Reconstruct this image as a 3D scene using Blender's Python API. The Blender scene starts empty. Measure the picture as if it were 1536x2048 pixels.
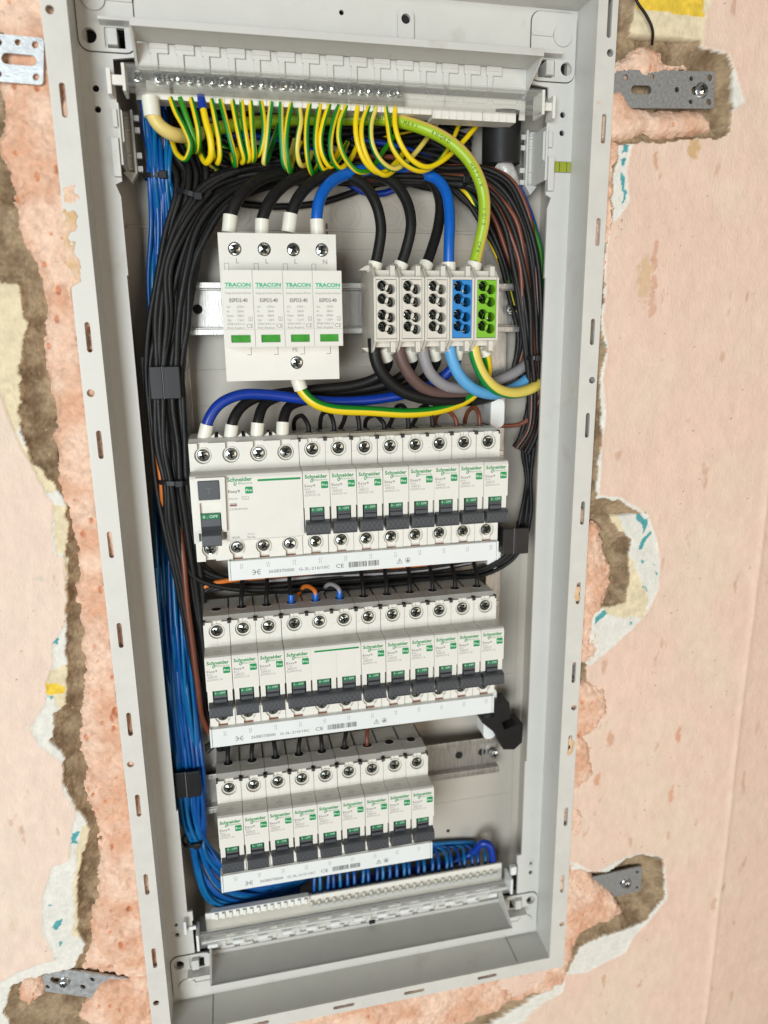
import bpy, math, random
import numpy as np
from mathutils import Vector, Matrix
from mathutils.geometry import tessellate_polygon
random.seed(7); RNG = np.random.default_rng(7)
SC = bpy.context.scene
COL = SC.collection
S = 0.001                      # all builders below work in millimetres
# ---------------------------------------------------------------- camera
ROT = np.array([[0.9767410711699986, -0.21408407131406318, -0.012037038642097014],
                [-0.06161952377521411, -0.2264789513420636, -0.9720649766804204],
                [0.20537749190062685, 0.9501975031584636, -0.23440305205353804]])
CAM = np.array([26.3871163, -462.50866464, 107.81962024]); FPX = 1427.325
cd = bpy.data.cameras.new('camera'); cam = bpy.data.objects.new('camera', cd); COL.objects.link(cam)
cd.sensor_fit = 'HORIZONTAL'; cd.lens = 6.8; cd.sensor_width = 6.8*1536/FPX
m = Matrix.Identity(4)
for i in range(3):
    m[i][0] = ROT[0][i]; m[i][1] = -ROT[1][i]; m[i][2] = -ROT[2][i]; m[i][3] = CAM[i]*S
cam.matrix_world = m
cd.clip_start = 0.01; cd.clip_end = 50
cd.dof.use_dof = True; cd.dof.focus_distance = 0.485; cd.dof.aperture_fstop = 1.4
SC.camera = cam
# ---------------------------------------------------------------- light
W = bpy.data.worlds.new('World'); SC.world = W; W.use_nodes = True
nt = W.node_tree; bg = nt.nodes['Background']
tc = nt.nodes.new('ShaderNodeTexCoord'); sp = nt.nodes.new('ShaderNodeSeparateXYZ'); cr = nt.nodes.new('ShaderNodeValToRGB')
nt.links.new(tc.outputs['Generated'], sp.inputs[0])
mr = nt.nodes.new('ShaderNodeMapRange'); mr.inputs[1].default_value = -1; mr.inputs[2].default_value = 1
nt.links.new(sp.outputs['Z'], mr.inputs[0]); nt.links.new(mr.outputs[0], cr.inputs[0])
cr.color_ramp.elements[0].color = (0.40, 0.345, 0.28, 1); cr.color_ramp.elements[1].color = (0.10, 0.10, 0.095, 1)
nt.links.new(cr.outputs[0], bg.inputs[0]); bg.inputs[1].default_value = 0.60
def area(name, loc, target, sx, sy, power, col):
    l = bpy.data.lights.new(name, 'AREA'); l.shape = 'RECTANGLE'; l.size = sx; l.size_y = sy; l.energy = power; l.color = col
    o = bpy.data.objects.new(name, l); COL.objects.link(o); o.location = loc
    o.rotation_euler = (Vector(target)-Vector(loc)).to_track_quat('-Z', 'Y').to_euler(); return o
area('window_light', (-1.05, -2.5, -0.05), (0.1, 0, 0), 1.1, 1.4, 84, (0.90, 0.97, 1.0))
area('room_light', (1.1, -1.9, -0.3), (0.1, 0, -0.1), 1.0, 1.0, 11, (1.0, 0.86, 0.70))
SC.view_settings.view_transform = 'Standard'; SC.view_settings.look = 'None'
SC.view_settings.exposure = -0.13; SC.view_settings.gamma = 1
# ---------------------------------------------------------------- helpers
def at(px, py, Y):
    d = ROT.T @ np.array([(px-768)/FPX, (py-1024)/FPX, 1.0])
    p = CAM + d*(Y-CAM[1])/d[1]; return (p[0], p[1], p[2])
def srgb(r, g, b):
    f = lambda c: (c/255/12.92) if c/255 <= .04045 else ((c/255+.055)/1.055)**2.4
    return (f(r), f(g), f(b))
MATS = {}
def mat(name, color, rough=0.5, metal=0.0, var=0.06, nscale=60, bump=0.0, bscale=900, spec=0.5, trans=0.0, coat=0.0, attr=False, smudge=None, stretch=None, alpha=1.0):
    if name in MATS: return MATS[name]
    M = bpy.data.materials.new(name); M.use_nodes = True; n = M.node_tree; b = n.nodes['Principled BSDF']
    b.inputs['Roughness'].default_value = rough; b.inputs['Metallic'].default_value = metal
    b.inputs['Specular IOR Level'].default_value = spec
    if trans: b.inputs['Transmission Weight'].default_value = trans; b.inputs['IOR'].default_value = 1.3
    if coat: b.inputs['Coat Weight'].default_value = coat; b.inputs['Coat Roughness'].default_value = 0.15
    t = n.nodes.new('ShaderNodeTexCoord'); mp = n.nodes.new('ShaderNodeMapping'); n.links.new(t.outputs['Object'], mp.inputs[0])
    if stretch: mp.inputs['Scale'].default_value = stretch
    nz = n.nodes.new('ShaderNodeTexNoise'); nz.inputs['Scale'].default_value = nscale; nz.inputs['Detail'].default_value = 6; nz.inputs['Roughness'].default_value = 0.65
    n.links.new(mp.outputs[0], nz.inputs['Vector'])
    rp = n.nodes.new('ShaderNodeMapRange'); rp.inputs[1].default_value = 0.3; rp.inputs[2].default_value = 0.7
    rp.inputs[3].default_value = 1-var; rp.inputs[4].default_value = 1+var; n.links.new(nz.outputs['Fac'], rp.inputs[0])
    mx = n.nodes.new('ShaderNodeVectorMath'); mx.operation = 'SCALE'; n.links.new(rp.outputs[0], mx.inputs['Scale'])
    if attr:
        a = n.nodes.new('ShaderNodeAttribute'); a.attribute_name = 'Col'; n.links.new(a.outputs['Color'], mx.inputs[0])
    else: mx.inputs[0].default_value = color
    last = mx.outputs[0]
    if smudge:
        sc_, lo, hi, c2 = smudge
        n2 = n.nodes.new('ShaderNodeTexNoise'); n2.inputs['Scale'].default_value = sc_; n2.inputs['Detail'].default_value = 7; n2.inputs['Roughness'].default_value = .6
        n.links.new(t.outputs['Object'], n2.inputs['Vector'])
        r2 = n.nodes.new('ShaderNodeMapRange'); r2.inputs[1].default_value = lo; r2.inputs[2].default_value = hi; n.links.new(n2.outputs['Fac'], r2.inputs[0])
        m2 = n.nodes.new('ShaderNodeMix'); m2.data_type = 'RGBA'; n.links.new(r2.outputs[0], m2.inputs[0]); n.links.new(last, m2.inputs[6]); m2.inputs[7].default_value = (*c2, 1)
        last = m2.outputs[2]
    n.links.new(last, b.inputs['Base Color'])
    if bump:
        nb = n.nodes.new('ShaderNodeTexNoise'); nb.inputs['Scale'].default_value = bscale; nb.inputs['Detail'].default_value = 4; n.links.new(mp.outputs[0], nb.inputs['Vector'])
        bp = n.nodes.new('ShaderNodeBump'); bp.inputs['Strength'].default_value = bump; bp.inputs['Distance'].default_value = 0.0006
        n.links.new(nb.outputs['Fac'], bp.inputs['Height']); n.links.new(bp.outputs[0], b.inputs['Normal'])
    rr = n.nodes.new('ShaderNodeMapRange'); rr.inputs[1].default_value = .3; rr.inputs[2].default_value = .7; rr.inputs[3].default_value = rough*.88; rr.inputs[4].default_value = min(1, rough*1.15)
    n.links.new(nz.outputs['Fac'], rr.inputs[0]); n.links.new(rr.outputs[0], b.inputs['Roughness'])
    MATS[name] = M; return M
def gy_mat(name, ycol, gcol, frac):
    M = bpy.data.materials.new(name); M.use_nodes = True; n = M.node_tree; b = n.nodes['Principled BSDF']; b.inputs['Roughness'].default_value = .38
    u = n.nodes.new('ShaderNodeUVMap'); u.uv_map = 'UVMap'; s_ = n.nodes.new('ShaderNodeSeparateXYZ'); n.links.new(u.outputs[0], s_.inputs[0])
    r = n.nodes.new('ShaderNodeValToRGB'); r.color_ramp.interpolation = 'LINEAR'; e = r.color_ramp.elements
    e[0].position = 0; e[0].color = (*ycol, 1); e[1].position = frac; e[1].color = (*ycol, 1)
    for p, c in ((frac+.02, gcol), (.98, gcol), (1.0, ycol)):
        q = e.new(p); q.color = (*c, 1)
    n.links.new(s_.outputs['X'], r.inputs[0]); n.links.new(r.outputs[0], b.inputs['Base Color']); return M
CASE = mat('cabinet_plastic', srgb(206, 204, 198), .36, var=.035, bump=.12, bscale=2500, nscale=25, smudge=(30, .60, .8, srgb(190, 184, 172)))
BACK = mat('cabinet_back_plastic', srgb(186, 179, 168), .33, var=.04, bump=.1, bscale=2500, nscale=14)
FLANGE = mat('cabinet_flange_plastic', srgb(212, 208, 200), .45, var=.05, bump=.12, bscale=2500, smudge=(40, .70, .74, srgb(214, 190, 168)))
WHITE = mat('device_white_plastic', srgb(226, 222, 213), .4, var=.02, bump=.1, bscale=3500, nscale=80)
WHITE2 = mat('terminal_grey_white_plastic', srgb(214, 208, 196), .42, var=.03, bump=.1, bscale=3000)
PURE = mat('busbar_white_plastic', srgb(228, 230, 228), .35, var=.02, bump=.05)
IVORY = mat('sleeve_ivory_plastic', srgb(232, 228, 214), .35, var=.03)
GREYD = mat('toggle_dark_plastic', srgb(72, 74, 78), .45, var=.05, bump=.15)
GREEN = mat('print_green', srgb(0, 140, 75), .4, var=.03)
DGREEN = mat('toggle_green', srgb(0, 112, 66), .4, var=.03)
TEALG = mat('print_teal', srgb(50, 178, 130), .5, var=.03)
PGREY = mat('print_grey', srgb(140, 138, 134), .6, var=.05)
PDARK = mat('print_dark_grey', srgb(88, 86, 84), .6, var=.05)
PFAINT = mat('print_faint_grey', srgb(178, 174, 166), .6, var=.05)
PWHITE = mat('print_white', srgb(215, 240, 225), .5, var=.02)
SEAM = mat('seam_shadow', (.05, .048, .045), .9)
HOLE = mat('hole_shade_and_marks', (.012, .012, .012), .9)  # black painted in as the shade inside holes and slots; also vial lines
STEEL = mat('screw_steel', (.42, .44, .42), .22, 1.0, var=.45, nscale=700)
STEELD = mat('screw_dark_steel', (.30, .32, .29), .2, 1.0, var=.5, nscale=900)
ZINC = mat('zinc_screw', (.66, .70, .72), .25, 1.0, var=.2, nscale=400)
RAIL = mat('rail_galvanised', (.50, .485, .46), .42, 1.0, var=.25, nscale=200, bump=.35, bscale=500, stretch=(4, 1, .35))
GALV = mat('strap_galvanised', (.55, .57, .58), .45, .75, var=.22, nscale=260, bump=.2, bscale=900)
GALVG = mat('strap_grey_zinc', (.30, .295, .285), .6, .4, var=.25, nscale=500, bump=.2, bscale=900)
BLACKC = mat('cable_black', (.010, .0095, .009), .45, var=.2, nscale=400, bump=.25, bscale=1600, spec=.3, smudge=(240, .68, .76, (.04, .04, .04)))
BLACKT = mat('tie_black_nylon', (.010, .010, .011), .4, spec=.35)
BLUEC = mat('cable_blue', srgb(0, 92, 185), .38, var=.08, nscale=200)
BLUED = mat('cable_dark_blue', srgb(6, 52, 150), .35, var=.08)
BLUEL = mat('cable_light_blue', srgb(92, 165, 215), .42, var=.06, nscale=300, smudge=(300, .68, .73, (.8, .88, .92)))
BLUEN = mat('wire_blue', srgb(0, 78, 148), .3, var=.1)
BLUET = mat('wire_teal_blue', srgb(4, 98, 152), .3, var=.1)
BROWNC = mat('cable_brown', srgb(100, 76, 70), .5, var=.1, smudge=(330, .66, .72, (.5, .42, .38)))
BROWNW = mat('wire_brown', srgb(112, 58, 38), .4, var=.1)
ORANGE = mat('wire_orange', srgb(206, 112, 38), .4, var=.08)
GREYC = mat('cable_grey', srgb(148, 144, 146), .5, var=.08, smudge=(330, .66, .72, (.75, .75, .75)))
CREAMC = mat('cable_cream', srgb(226, 202, 120), .45, var=.06)
GYA = gy_mat('wire_green_yellow', srgb(232, 200, 20), srgb(20, 128, 34), .56)
GYB = gy_mat('wire_green_pale_yellow', srgb(228, 205, 96), srgb(24, 136, 60), .6)
GYC = gy_mat('wire_mostly_yellow', srgb(240, 208, 10), srgb(40, 130, 30), .8)
GYD = gy_mat('wire_mostly_green', srgb(225, 200, 40), srgb(50, 140, 24), .3)
GYL = gy_mat('cable_lime', srgb(222, 190, 92), srgb(158, 190, 32), .3)
def clear_mat():
    M = mat('clear_plastic', (.9, .89, .87), .14, var=.03, bump=.3, bscale=500); n = M.node_tree
    o = n.nodes['Material Output']; b = n.nodes['Principled BSDF']; t = n.nodes.new('ShaderNodeBsdfTransparent'); mx = n.nodes.new('ShaderNodeMixShader')
    lw = n.nodes.new('ShaderNodeLayerWeight'); lw.inputs[0].default_value = .35; r = n.nodes.new('ShaderNodeMapRange'); r.inputs[3].default_value = .045; r.inputs[4].default_value = .36
    n.links.new(lw.outputs['Facing'], r.inputs[0]); n.links.new(r.outputs[0], mx.inputs[0]); t.inputs[0].default_value = (.98, .98, .97, 1)
    n.links.new(t.outputs[0], mx.inputs[1]); n.links.new(b.outputs[0], mx.inputs[2]); n.links.new(mx.outputs[0], o.inputs['Surface']); return M
CLEAR = clear_mat()
BLOCKB = mat('terminal_blue_plastic', srgb(30, 130, 200), .4, var=.03)
BLOCKG = mat('terminal_green_plastic', srgb(120, 185, 30), .4, var=.03)
VIAL = mat('vial_green', srgb(150, 158, 30), .15, var=.1, coat=.6)
WINDOWG = mat('indicator_green', srgb(62, 150, 48), .25, var=.18, nscale=150, coat=.4)

def link(o, parent=None):
    COL.objects.link(o)
    if parent is not None: o.parent = parent
    return o
def thing(name, label, cat, loc=(0, 0, 0), group=None):
    o = bpy.data.objects.new(name, None); o.location = Vector(loc)*S; o.empty_display_size = .01; COL.objects.link(o)
    o['label'] = label; o['category'] = cat
    if group: o['group'] = group
    return o
def tag(o, label, cat, group=None):
    o['label'] = label; o['category'] = cat
    if group: o['group'] = group
    return o
def clear_nested(o): return o
class MB:
    """collects shapes in mm, becomes ONE mesh object"""
    def __init__(s): s.v = []; s.f = []; s.mi = []; s.sm = []; s.mats = []; s.uv = None
    def m(s, material):
        if material not in s.mats: s.mats.append(material)
        return s.mats.index(material)
    def add(s, vs, fs, material, smooth=False):
        k = len(s.v); s.v += [tuple(map(float, p)) for p in vs]; i = s.m(material)
        for f in fs: s.f.append(tuple(k+j for j in f)); s.mi.append(i); s.sm.append(smooth)
    def box(s, x0, x1, y0, y1, z0, z1, material):
        vs = [(x0, y0, z0), (x1, y0, z0), (x1, y1, z0), (x0, y1, z0), (x0, y0, z1), (x1, y0, z1), (x1, y1, z1), (x0, y1, z1)]
        s.add(vs, [(0, 1, 5, 4), (1, 2, 6, 5), (2, 3, 7, 6), (3, 0, 4, 7), (4, 5, 6, 7), (3, 2, 1, 0)], material)
    def prism(s, outer, holes, y0, y1, material, axis='Y', inner=None):
        """polygon in (a,b) extruded along axis; holes are real"""
        def P(a, b, c): return {'Y': (a, c, b), 'X': (c, a, b), 'Z': (a, b, c)}[axis]
        rings = [outer]+list(holes); flat = [p for r in rings for p in r]
        tri = tessellate_polygon([[Vector((a, b, 0)) for a, b in r] for r in rings])
        n = len(flat); vs = [P(a, b, y0) for a, b in flat]+[P(a, b, y1) for a, b in flat]
        fs = []
        for t in tri: fs.append(tuple(t)); fs.append(tuple(n+j for j in reversed(t)))
        s.add(vs, fs, material)
        k = 0
        for r in rings:
            q = len(r); vs = [P(a, b, y0) for a, b in r]+[P(a, b, y1) for a, b in r]
            s.add(vs, [(i, (i+1) % q, q+(i+1) % q, q+i) for i in range(q)], material, smooth=False)
    def cyl(s, c, r, y0, y1, material, axis='Y', n=20, r2=None, cap=True, smooth=True):
        r2 = r if r2 is None else r2
        def P(a, b, t): 
            return {'Y': (c[0]+a, t, c[1]+b), 'Z': (c[0]+a, c[1]+b, t), 'X': (t, c[0]+a, c[1]+b)}[axis]
        A = [P(r*math.cos(2*math.pi*i/n), r*math.sin(2*math.pi*i/n), y0) for i in range(n)]
        B = [P(r2*math.cos(2*math.pi*i/n), r2*math.sin(2*math.pi*i/n), y1) for i in range(n)]
        s.add(A+B, [(i, (i+1) % n, n+(i+1) % n, n+i) for i in range(n)], material, smooth)
        if cap: s.add(A+B, [tuple(range(n-1, -1, -1)), tuple(range(n, 2*n))], material)
    def tube(s, pts, r, material, n=12, sub=7, phase=0.0, twist=0.0, ends=True, uv=False):
        P = catmull(pts, sub); m_ = len(P)
        T = np.gradient(P, axis=0); T /= np.linalg.norm(T, axis=1)[:, None]+1e-9
        # frame referenced to the outward (room) direction so stripes keep a side
        up = np.array([0.0, -1.0, 0.0]); N = []
        u = up-T[0]*(up@T[0]); 
        if np.linalg.norm(u) < .2: u = np.array([0, 0, 1.])-T[0]*T[0][2]
        u /= np.linalg.norm(u)
        for i in range(m_):
            u = u-T[i]*(u@T[i]); u /= np.linalg.norm(u); N.append(u)
        N = np.array(N); B = np.cross(T, N)
        rr = np.broadcast_to(np.asarray(r, float), (m_,)) if np.ndim(r) == 0 else np.interp(np.linspace(0, 1, m_), np.linspace(0, 1, len(r)), r)
        L = np.concatenate([[0], np.cumsum(np.linalg.norm(np.diff(P, axis=0), axis=1))])
        vs = []
        for i in range(m_):
            for j in range(n):
                a = 2*math.pi*j/n
                vs.append(P[i]+rr[i]*(math.cos(a)*N[i]+math.sin(a)*B[i]))
        base = len(s.f); k0 = len(s.v)
        fs = [(i*n+j, i*n+(j+1) % n, (i+1)*n+(j+1) % n, (i+1)*n+j) for i in range(m_-1) for j in range(n)]
        s.add(vs, fs, material, True)
        if ends: s.add([vs[j] for j in range(n)]+[vs[(m_-1)*n+j] for j in range(n)], [tuple(range(n)), tuple(range(2*n-1, n-1, -1))], material)
        if uv:
            s.uv = []
            for i in range(m_-1):
                for j in range(n):
                    for (ii, jj) in ((i, j), (i, j+1), (i+1, j+1), (i+1, j)):
                        s.uv.append((jj/n+phase+twist*L[ii], L[ii]))
        return P, T, N, B
    def build(s, name, parent=None, bevel=0.0, seg=2, offset=(0, 0, 0), kind=None):
        me = bpy.data.meshes.new(name); off = offset
        v = [((x-off[0])*S, (y-off[1])*S, (z-off[2])*S) for x, y, z in s.v]
        me.from_pydata(v, [], s.f)
        for mt in s.mats: me.materials.append(mt)
        me.polygons.foreach_set('material_index', s.mi); me.polygons.foreach_set('use_smooth', s.sm)
        if s.uv:
            l = me.uv_layers.new(name='UVMap'); base = 0
            # wrap u per face so the seam does not smear
            us = np.array(s.uv)
            q = us.reshape(-1, 4, 2); q[:, :, 0] -= np.floor(q[:, :, 0].min(axis=1, keepdims=True)+1e-6)
            q[:, :, 0] = np.clip(q[:, :, 0], 0, 1.0)
            us = q.reshape(-1, 2)
            for i, w in enumerate(us): l.data[i].uv = (w[0], w[1])
        o = bpy.data.objects.new(name, me); link(o, parent)
        if bevel:
            b = o.modifiers.new('bevel', 'BEVEL'); b.width = bevel*S; b.segments = seg; b.limit_method = 'ANGLE'; b.angle_limit = math.radians(40); b.harden_normals = False
        if kind: o['kind'] = kind
        return o
def catmull(pts, sub):
    P = np.array(pts, float)
    if len(P) < 3: return np.array([P[0]+(P[1]-P[0])*t for t in np.linspace(0, 1, 4)])
    A = np.vstack([2*P[0]-P[1], P, 2*P[-1]-P[-2]]); out = []
    for i in range(1, len(A)-2):
        p0, p1, p2, p3 = A[i-1:i+3]
        d1 = max(np.linalg.norm(p1-p0), 1e-3)**.5; d2 = max(np.linalg.norm(p2-p1), 1e-3)**.5; d3 = max(np.linalg.norm(p3-p2), 1e-3)**.5
        t0, t1, t2, t3 = 0, d1, d1+d2, d1+d2+d3
        for t in np.linspace(t1, t2, sub, endpoint=False):
            A1 = (t1-t)/(t1-t0)*p0+(t-t0)/(t1-t0)*p1; A2 = (t2-t)/(t2-t1)*p1+(t-t1)/(t2-t1)*p2; A3 = (t3-t)/(t3-t2)*p2+(t-t2)/(t3-t2)*p3
            B1 = (t2-t)/(t2-t0)*A1+(t-t0)/(t2-t0)*A2; B2 = (t3-t)/(t3-t1)*A2+(t-t1)/(t3-t1)*A3
            out.append((t2-t)/(t2-t1)*B1+(t-t1)/(t2-t1)*B2)
    out.append(P[-1]); return np.array(out)
# text -> flat geometry (cached); coordinates in mm, cap height = h
_T = {}
def glyphs(txt, bold=0.0):
    k = (txt, bold)
    if k in _T: return _T[k]
    c = bpy.data.curves.new('t', 'FONT'); c.body = txt; c.size = 1; c.resolution_u = 2; c.offset = bold; c.fill_mode = 'FRONT'
    o = bpy.data.objects.new('t', c); me = bpy.data.meshes.new_from_object(o)
    v = np.array([q.co[:] for q in me.vertices]) if len(me.vertices) else np.zeros((0, 3)); f = [tuple(p.vertices) for p in me.polygons]
    bpy.data.objects.remove(o); bpy.data.curves.remove(c); bpy.data.meshes.remove(me)
    _T[k] = (v, f); return v, f
CAPH = 0.72
def text(mb, txt, x, z, h, material, y=-.06, width=None, bold=0.0, align='L', flip=False):
    v, f = glyphs(txt, bold)
    if not len(v): return
    s_ = h/CAPH; X = v[:, 0]-v[:, 0].min(); Z = v[:, 1]*s_; w = X.max(); sx = s_ if width is None else width/w
    X = X*sx; w *= sx
    if flip: X = w-X; Z = h-Z
    x0 = x if align == 'L' else (x-w/2 if align == 'C' else x-w)
    mb.add([(x0+a, y, z+b) for a, b in zip(X, Z)], f, material)
def rect(mb, x0, x1, z0, z1, material, y=-.06, t=.0):
    mb.add([(x0, y, z0), (x1, y, z0), (x1, y, z1), (x0, y, z1)], [(0, 1, 2, 3)], material)
def frame(mb, x0, x1, z0, z1, w, material, y=-.06):
    rect(mb, x0, x1, z0, z0+w, material, y); rect(mb, x0, x1, z1-w, z1, material, y); rect(mb, x0, x0+w, z0+w, z1-w, material, y); rect(mb, x1-w, x1, z0+w, z1-w, material, y)
def stroke(mb, x0, z0, x1, z1, w, material, y=-.06):
    d = np.array([x1-x0, z1-z0]); d /= np.linalg.norm(d); nx, nz = -d[1]*w/2, d[0]*w/2
    mb.add([(x0+nx, y, z0+nz), (x0-nx, y, z0-nz), (x1-nx, y, z1-nz), (x1+nx, y, z1+nz)], [(0, 1, 2, 3)], material)
def circ(cx, cz, r, n=18, a0=0, a1=360): return [(cx+r*math.cos(math.radians(a0+(a1-a0)*i/(n if a1-a0 == 360 else n-1))), cz+r*math.sin(math.radians(a0+(a1-a0)*i/(n if a1-a0 == 360 else n-1)))) for i in range(n)]
def rrect(x0, x1, z0, z1, r, n=5):
    out = []
    for cx, cz, a in ((x1-r, z0+r, -90), (x1-r, z1-r, 0), (x0+r, z1-r, 90), (x0+r, z0+r, 180)):
        for i in range(n): t = math.radians(a+90*i/(n-1)); out.append((cx+r*math.cos(t), cz+r*math.sin(t)))
    return out
def slot(cx, cz, w, h, n=6): return rrect(cx-w/2, cx+w/2, cz-h/2, cz+h/2, min(w, h)/2*.98, n)
def copy_tree(o, loc=None, label=None):
    c = o.copy(); COL.objects.link(c)
    if loc is not None: c.location = Vector(loc)*S
    if label: c['label'] = label
    if label and 'breaker' in label: c.location += Vector((random.uniform(-.08, .08), random.uniform(-.25, .25), random.uniform(-.2, .2)))*S; c.rotation_euler = (0, random.uniform(-.004, .004), 0)
    for ch in list(o.children):
        d = ch.copy(); COL.objects.link(d); d.parent = c
        for g in list(ch.children):
            e = g.copy(); COL.objects.link(e); e.parent = d
    return c
ORD = ['first', 'second', 'third', 'fourth', 'fifth', 'sixth', 'seventh', 'eighth', 'ninth', 'tenth', 'eleventh', 'twelfth', 'thirteenth', 'fourteenth', 'fifteenth', 'sixteenth', 'seventeenth', 'eighteenth', 'nineteenth', 'twentieth', 'twenty-first', 'twenty-second', 'twenty-third', 'twenty-fourth', 'twenty-fifth', 'twenty-sixth', 'twenty-seventh']
_screwcache = {}
def screw_mesh(r, material, ang):
    k = (r, material.name, ang)
    if k in _screwcache: return _screwcache[k]
    mb = MB(); n = 20; w = r*.16; L = r*.62
    cross = [(w, w), (w, L), (-w, L), (-w, w), (-L, w), (-L, -w), (-w, -w), (-w, -L), (w, -L), (w, -w), (L, -w), (L, w)]
    ca, sa = math.cos(ang), math.sin(ang); cross = [(a*ca-b*sa, a*sa+b*ca) for a, b in cross]
    mb.prism(circ(0, 0, r*.86, n), [cross[::-1]], 0, 1.1, material)
    A = [(r*.86*math.cos(2*math.pi*i/n), 0, r*.86*math.sin(2*math.pi*i/n)) for i in range(n)]; B = [(r*math.cos(2*math.pi*i/n), .45, r*math.sin(2*math.pi*i/n)) for i in range(n)]
    C_ = [(x, 2.2, z) for x, y, z in B]
    mb.add(A+B+C_, [(i, (i+1) % n, n+(i+1) % n, n+i) for i in range(n)]+[(n+i, n+(i+1) % n, 2*n+(i+1) % n, 2*n+i) for i in range(n)], material, True)
    mb.cyl((0, 0), r*.8, 1.0, 1.3, HOLE, n=12)
    for i in range(4):   # posidriv ticks
        a = ang+math.pi/4+i*math.pi/2; mb.add([(r*.3*math.cos(a-.12), -.02, r*.3*math.sin(a-.12)), (r*.3*math.cos(a+.12), -.02, r*.3*math.sin(a+.12)), (r*.78*math.cos(a+.03), -.02, r*.78*math.sin(a+.03)), (r*.78*math.cos(a-.03), -.02, r*.78*math.sin(a-.03))], [(0, 1, 2, 3)], HOLE)
    mb.v = [(x, (y-.8*(1-(x*x+z*z)/(r*r))) if abs(y) < 1e-6 else y, z) for x, y, z in mb.v]; mb.sm = [True]*len(mb.sm)
    me = bpy.data.meshes.new('screw'); me.from_pydata([(x*S, y*S, z*S) for x, y, z in mb.v], [], mb.f)
    for mt in mb.mats: me.materials.append(mt)
    me.polygons.foreach_set('material_index', mb.mi); me.polygons.foreach_set('use_smooth', mb.sm)
    _screwcache[k] = me; return me
def screw(parent, x, y, z, r, material=None, ang=None, off=(0, 0, 0)):
    a = round(random.choice([.2, .6, .95, 1.3]), 2) if ang is None else ang
    o = bpy.data.objects.new('screw', screw_mesh(r, material or STEEL, a)); link(o, parent); o.location = ((x-off[0])*S, (y-off[1])*S, (z-off[2])*S)
    o.rotation_euler = (random.uniform(-.16, .16), 0, random.uniform(-.16, .16)); return o
# ================================================================ THE WALL
def vnoise(x, z, f, seed):
    r = np.random.default_rng(seed); G = r.random((256, 256)); X = x*f+1000; Z = z*f+1000
    xi = np.floor(X).astype(int); zi = np.floor(Z).astype(int); fx = X-xi; fz = Z-zi; fx = fx*fx*(3-2*fx); fz = fz*fz*(3-2*fz)
    g = lambda a, b: G[(xi+a) % 256, (zi+b) % 256]
    return (g(0, 0)*(1-fx)+g(1, 0)*fx)*(1-fz)+(g(0, 1)*(1-fx)+g(1, 1)*fx)*fz-.5
def fbm(x, z, f, seed, o=4):
    t = 0; a = 1
    for i in range(o): t = t+a*vnoise(x, z, f*2**i, seed+i); a *= .55
    return t
def sdist(x, z, poly):
    """signed distance, positive inside"""
    d = np.full(x.shape, 1e9); ins = np.zeros(x.shape, bool); n = len(poly)
    for i in range(n):
        ax, az = poly[i]; bx, bz = poly[(i+1) % n]; ex, ez = bx-ax, bz-az
        t = np.clip(((x-ax)*ex+(z-az)*ez)/(ex*ex+ez*ez+1e-9), 0, 1); d = np.minimum(d, np.hypot(x-ax-t*ex, z-az-t*ez))
        if abs(ez) > 1e-9:
            c = ((az > z) != (bz > z)) & (x < (bx-ax)*(z-az)/ez+ax); ins ^= c
    return np.where(ins, d, -d)
WY = 16.0
def poly(pts, Y=WY): return [(at(a, b, Y)[0], at(a, b, Y)[2]) for a, b in pts]
def sheet(name, xs, zs, fn, keep, material, parent=None):
    X, Z = np.meshgrid(xs, zs, indexing='ij'); Yv, C_, K = fn(X, Z)
    nx, nz = X.shape; idx = np.arange(nx*nz).reshape(nx, nz)
    ok = K[:-1, :-1] & K[1:, :-1] & K[:-1, 1:] & K[1:, 1:]
    q = np.stack([idx[:-1, :-1][ok], idx[1:, :-1][ok], idx[1:, 1:][ok], idx[:-1, 1:][ok]], 1)
    used = np.unique(q); remap = -np.ones(nx*nz, int); remap[used] = np.arange(len(used)); q = remap[q]
    V = np.stack([X.ravel()[used], Yv.ravel()[used], Z.ravel()[used]], 1)*S
    me = bpy.data.meshes.new(name); me.vertices.add(len(V)); me.vertices.foreach_set('co', V.ravel().astype('f'))
    me.loops.add(q.size); me.loops.foreach_set('vertex_index', q.ravel().astype('i')); me.polygons.add(len(q))
    me.polygons.foreach_set('loop_start', (np.arange(len(q))*4).astype('i')); me.polygons.foreach_set('loop_total', np.full(len(q), 4, 'i'))
    me.update(); me.validate()
    me.polygons.foreach_set('use_smooth', np.ones(len(me.polygons), bool))
    a = me.color_attributes.new('Col', 'FLOAT_COLOR', 'POINT'); c = np.concatenate([C_.reshape(-1, 3)[used], np.ones((len(used), 1))], 1)
    a.data.foreach_set('color', c.ravel().astype('f')); me.materials.append(material)
    o = bpy.data.objects.new(name, me); link(o, parent); return o
PINK = np.array(srgb(231, 199, 180)); PINK2 = np.array(srgb(218, 178, 152)); CREAM = np.array(srgb(226, 210, 176)); PAPER = np.array(srgb(226, 222, 212)); TEAL = np.array(srgb(86, 160, 164)); YEL = np.array(srgb(232, 196, 70))
BROWN = np.array(srgb(160, 138, 110)); BROWN2 = np.array(srgb(120, 98, 74)); DARK = np.array(srgb(70, 52, 38))
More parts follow.
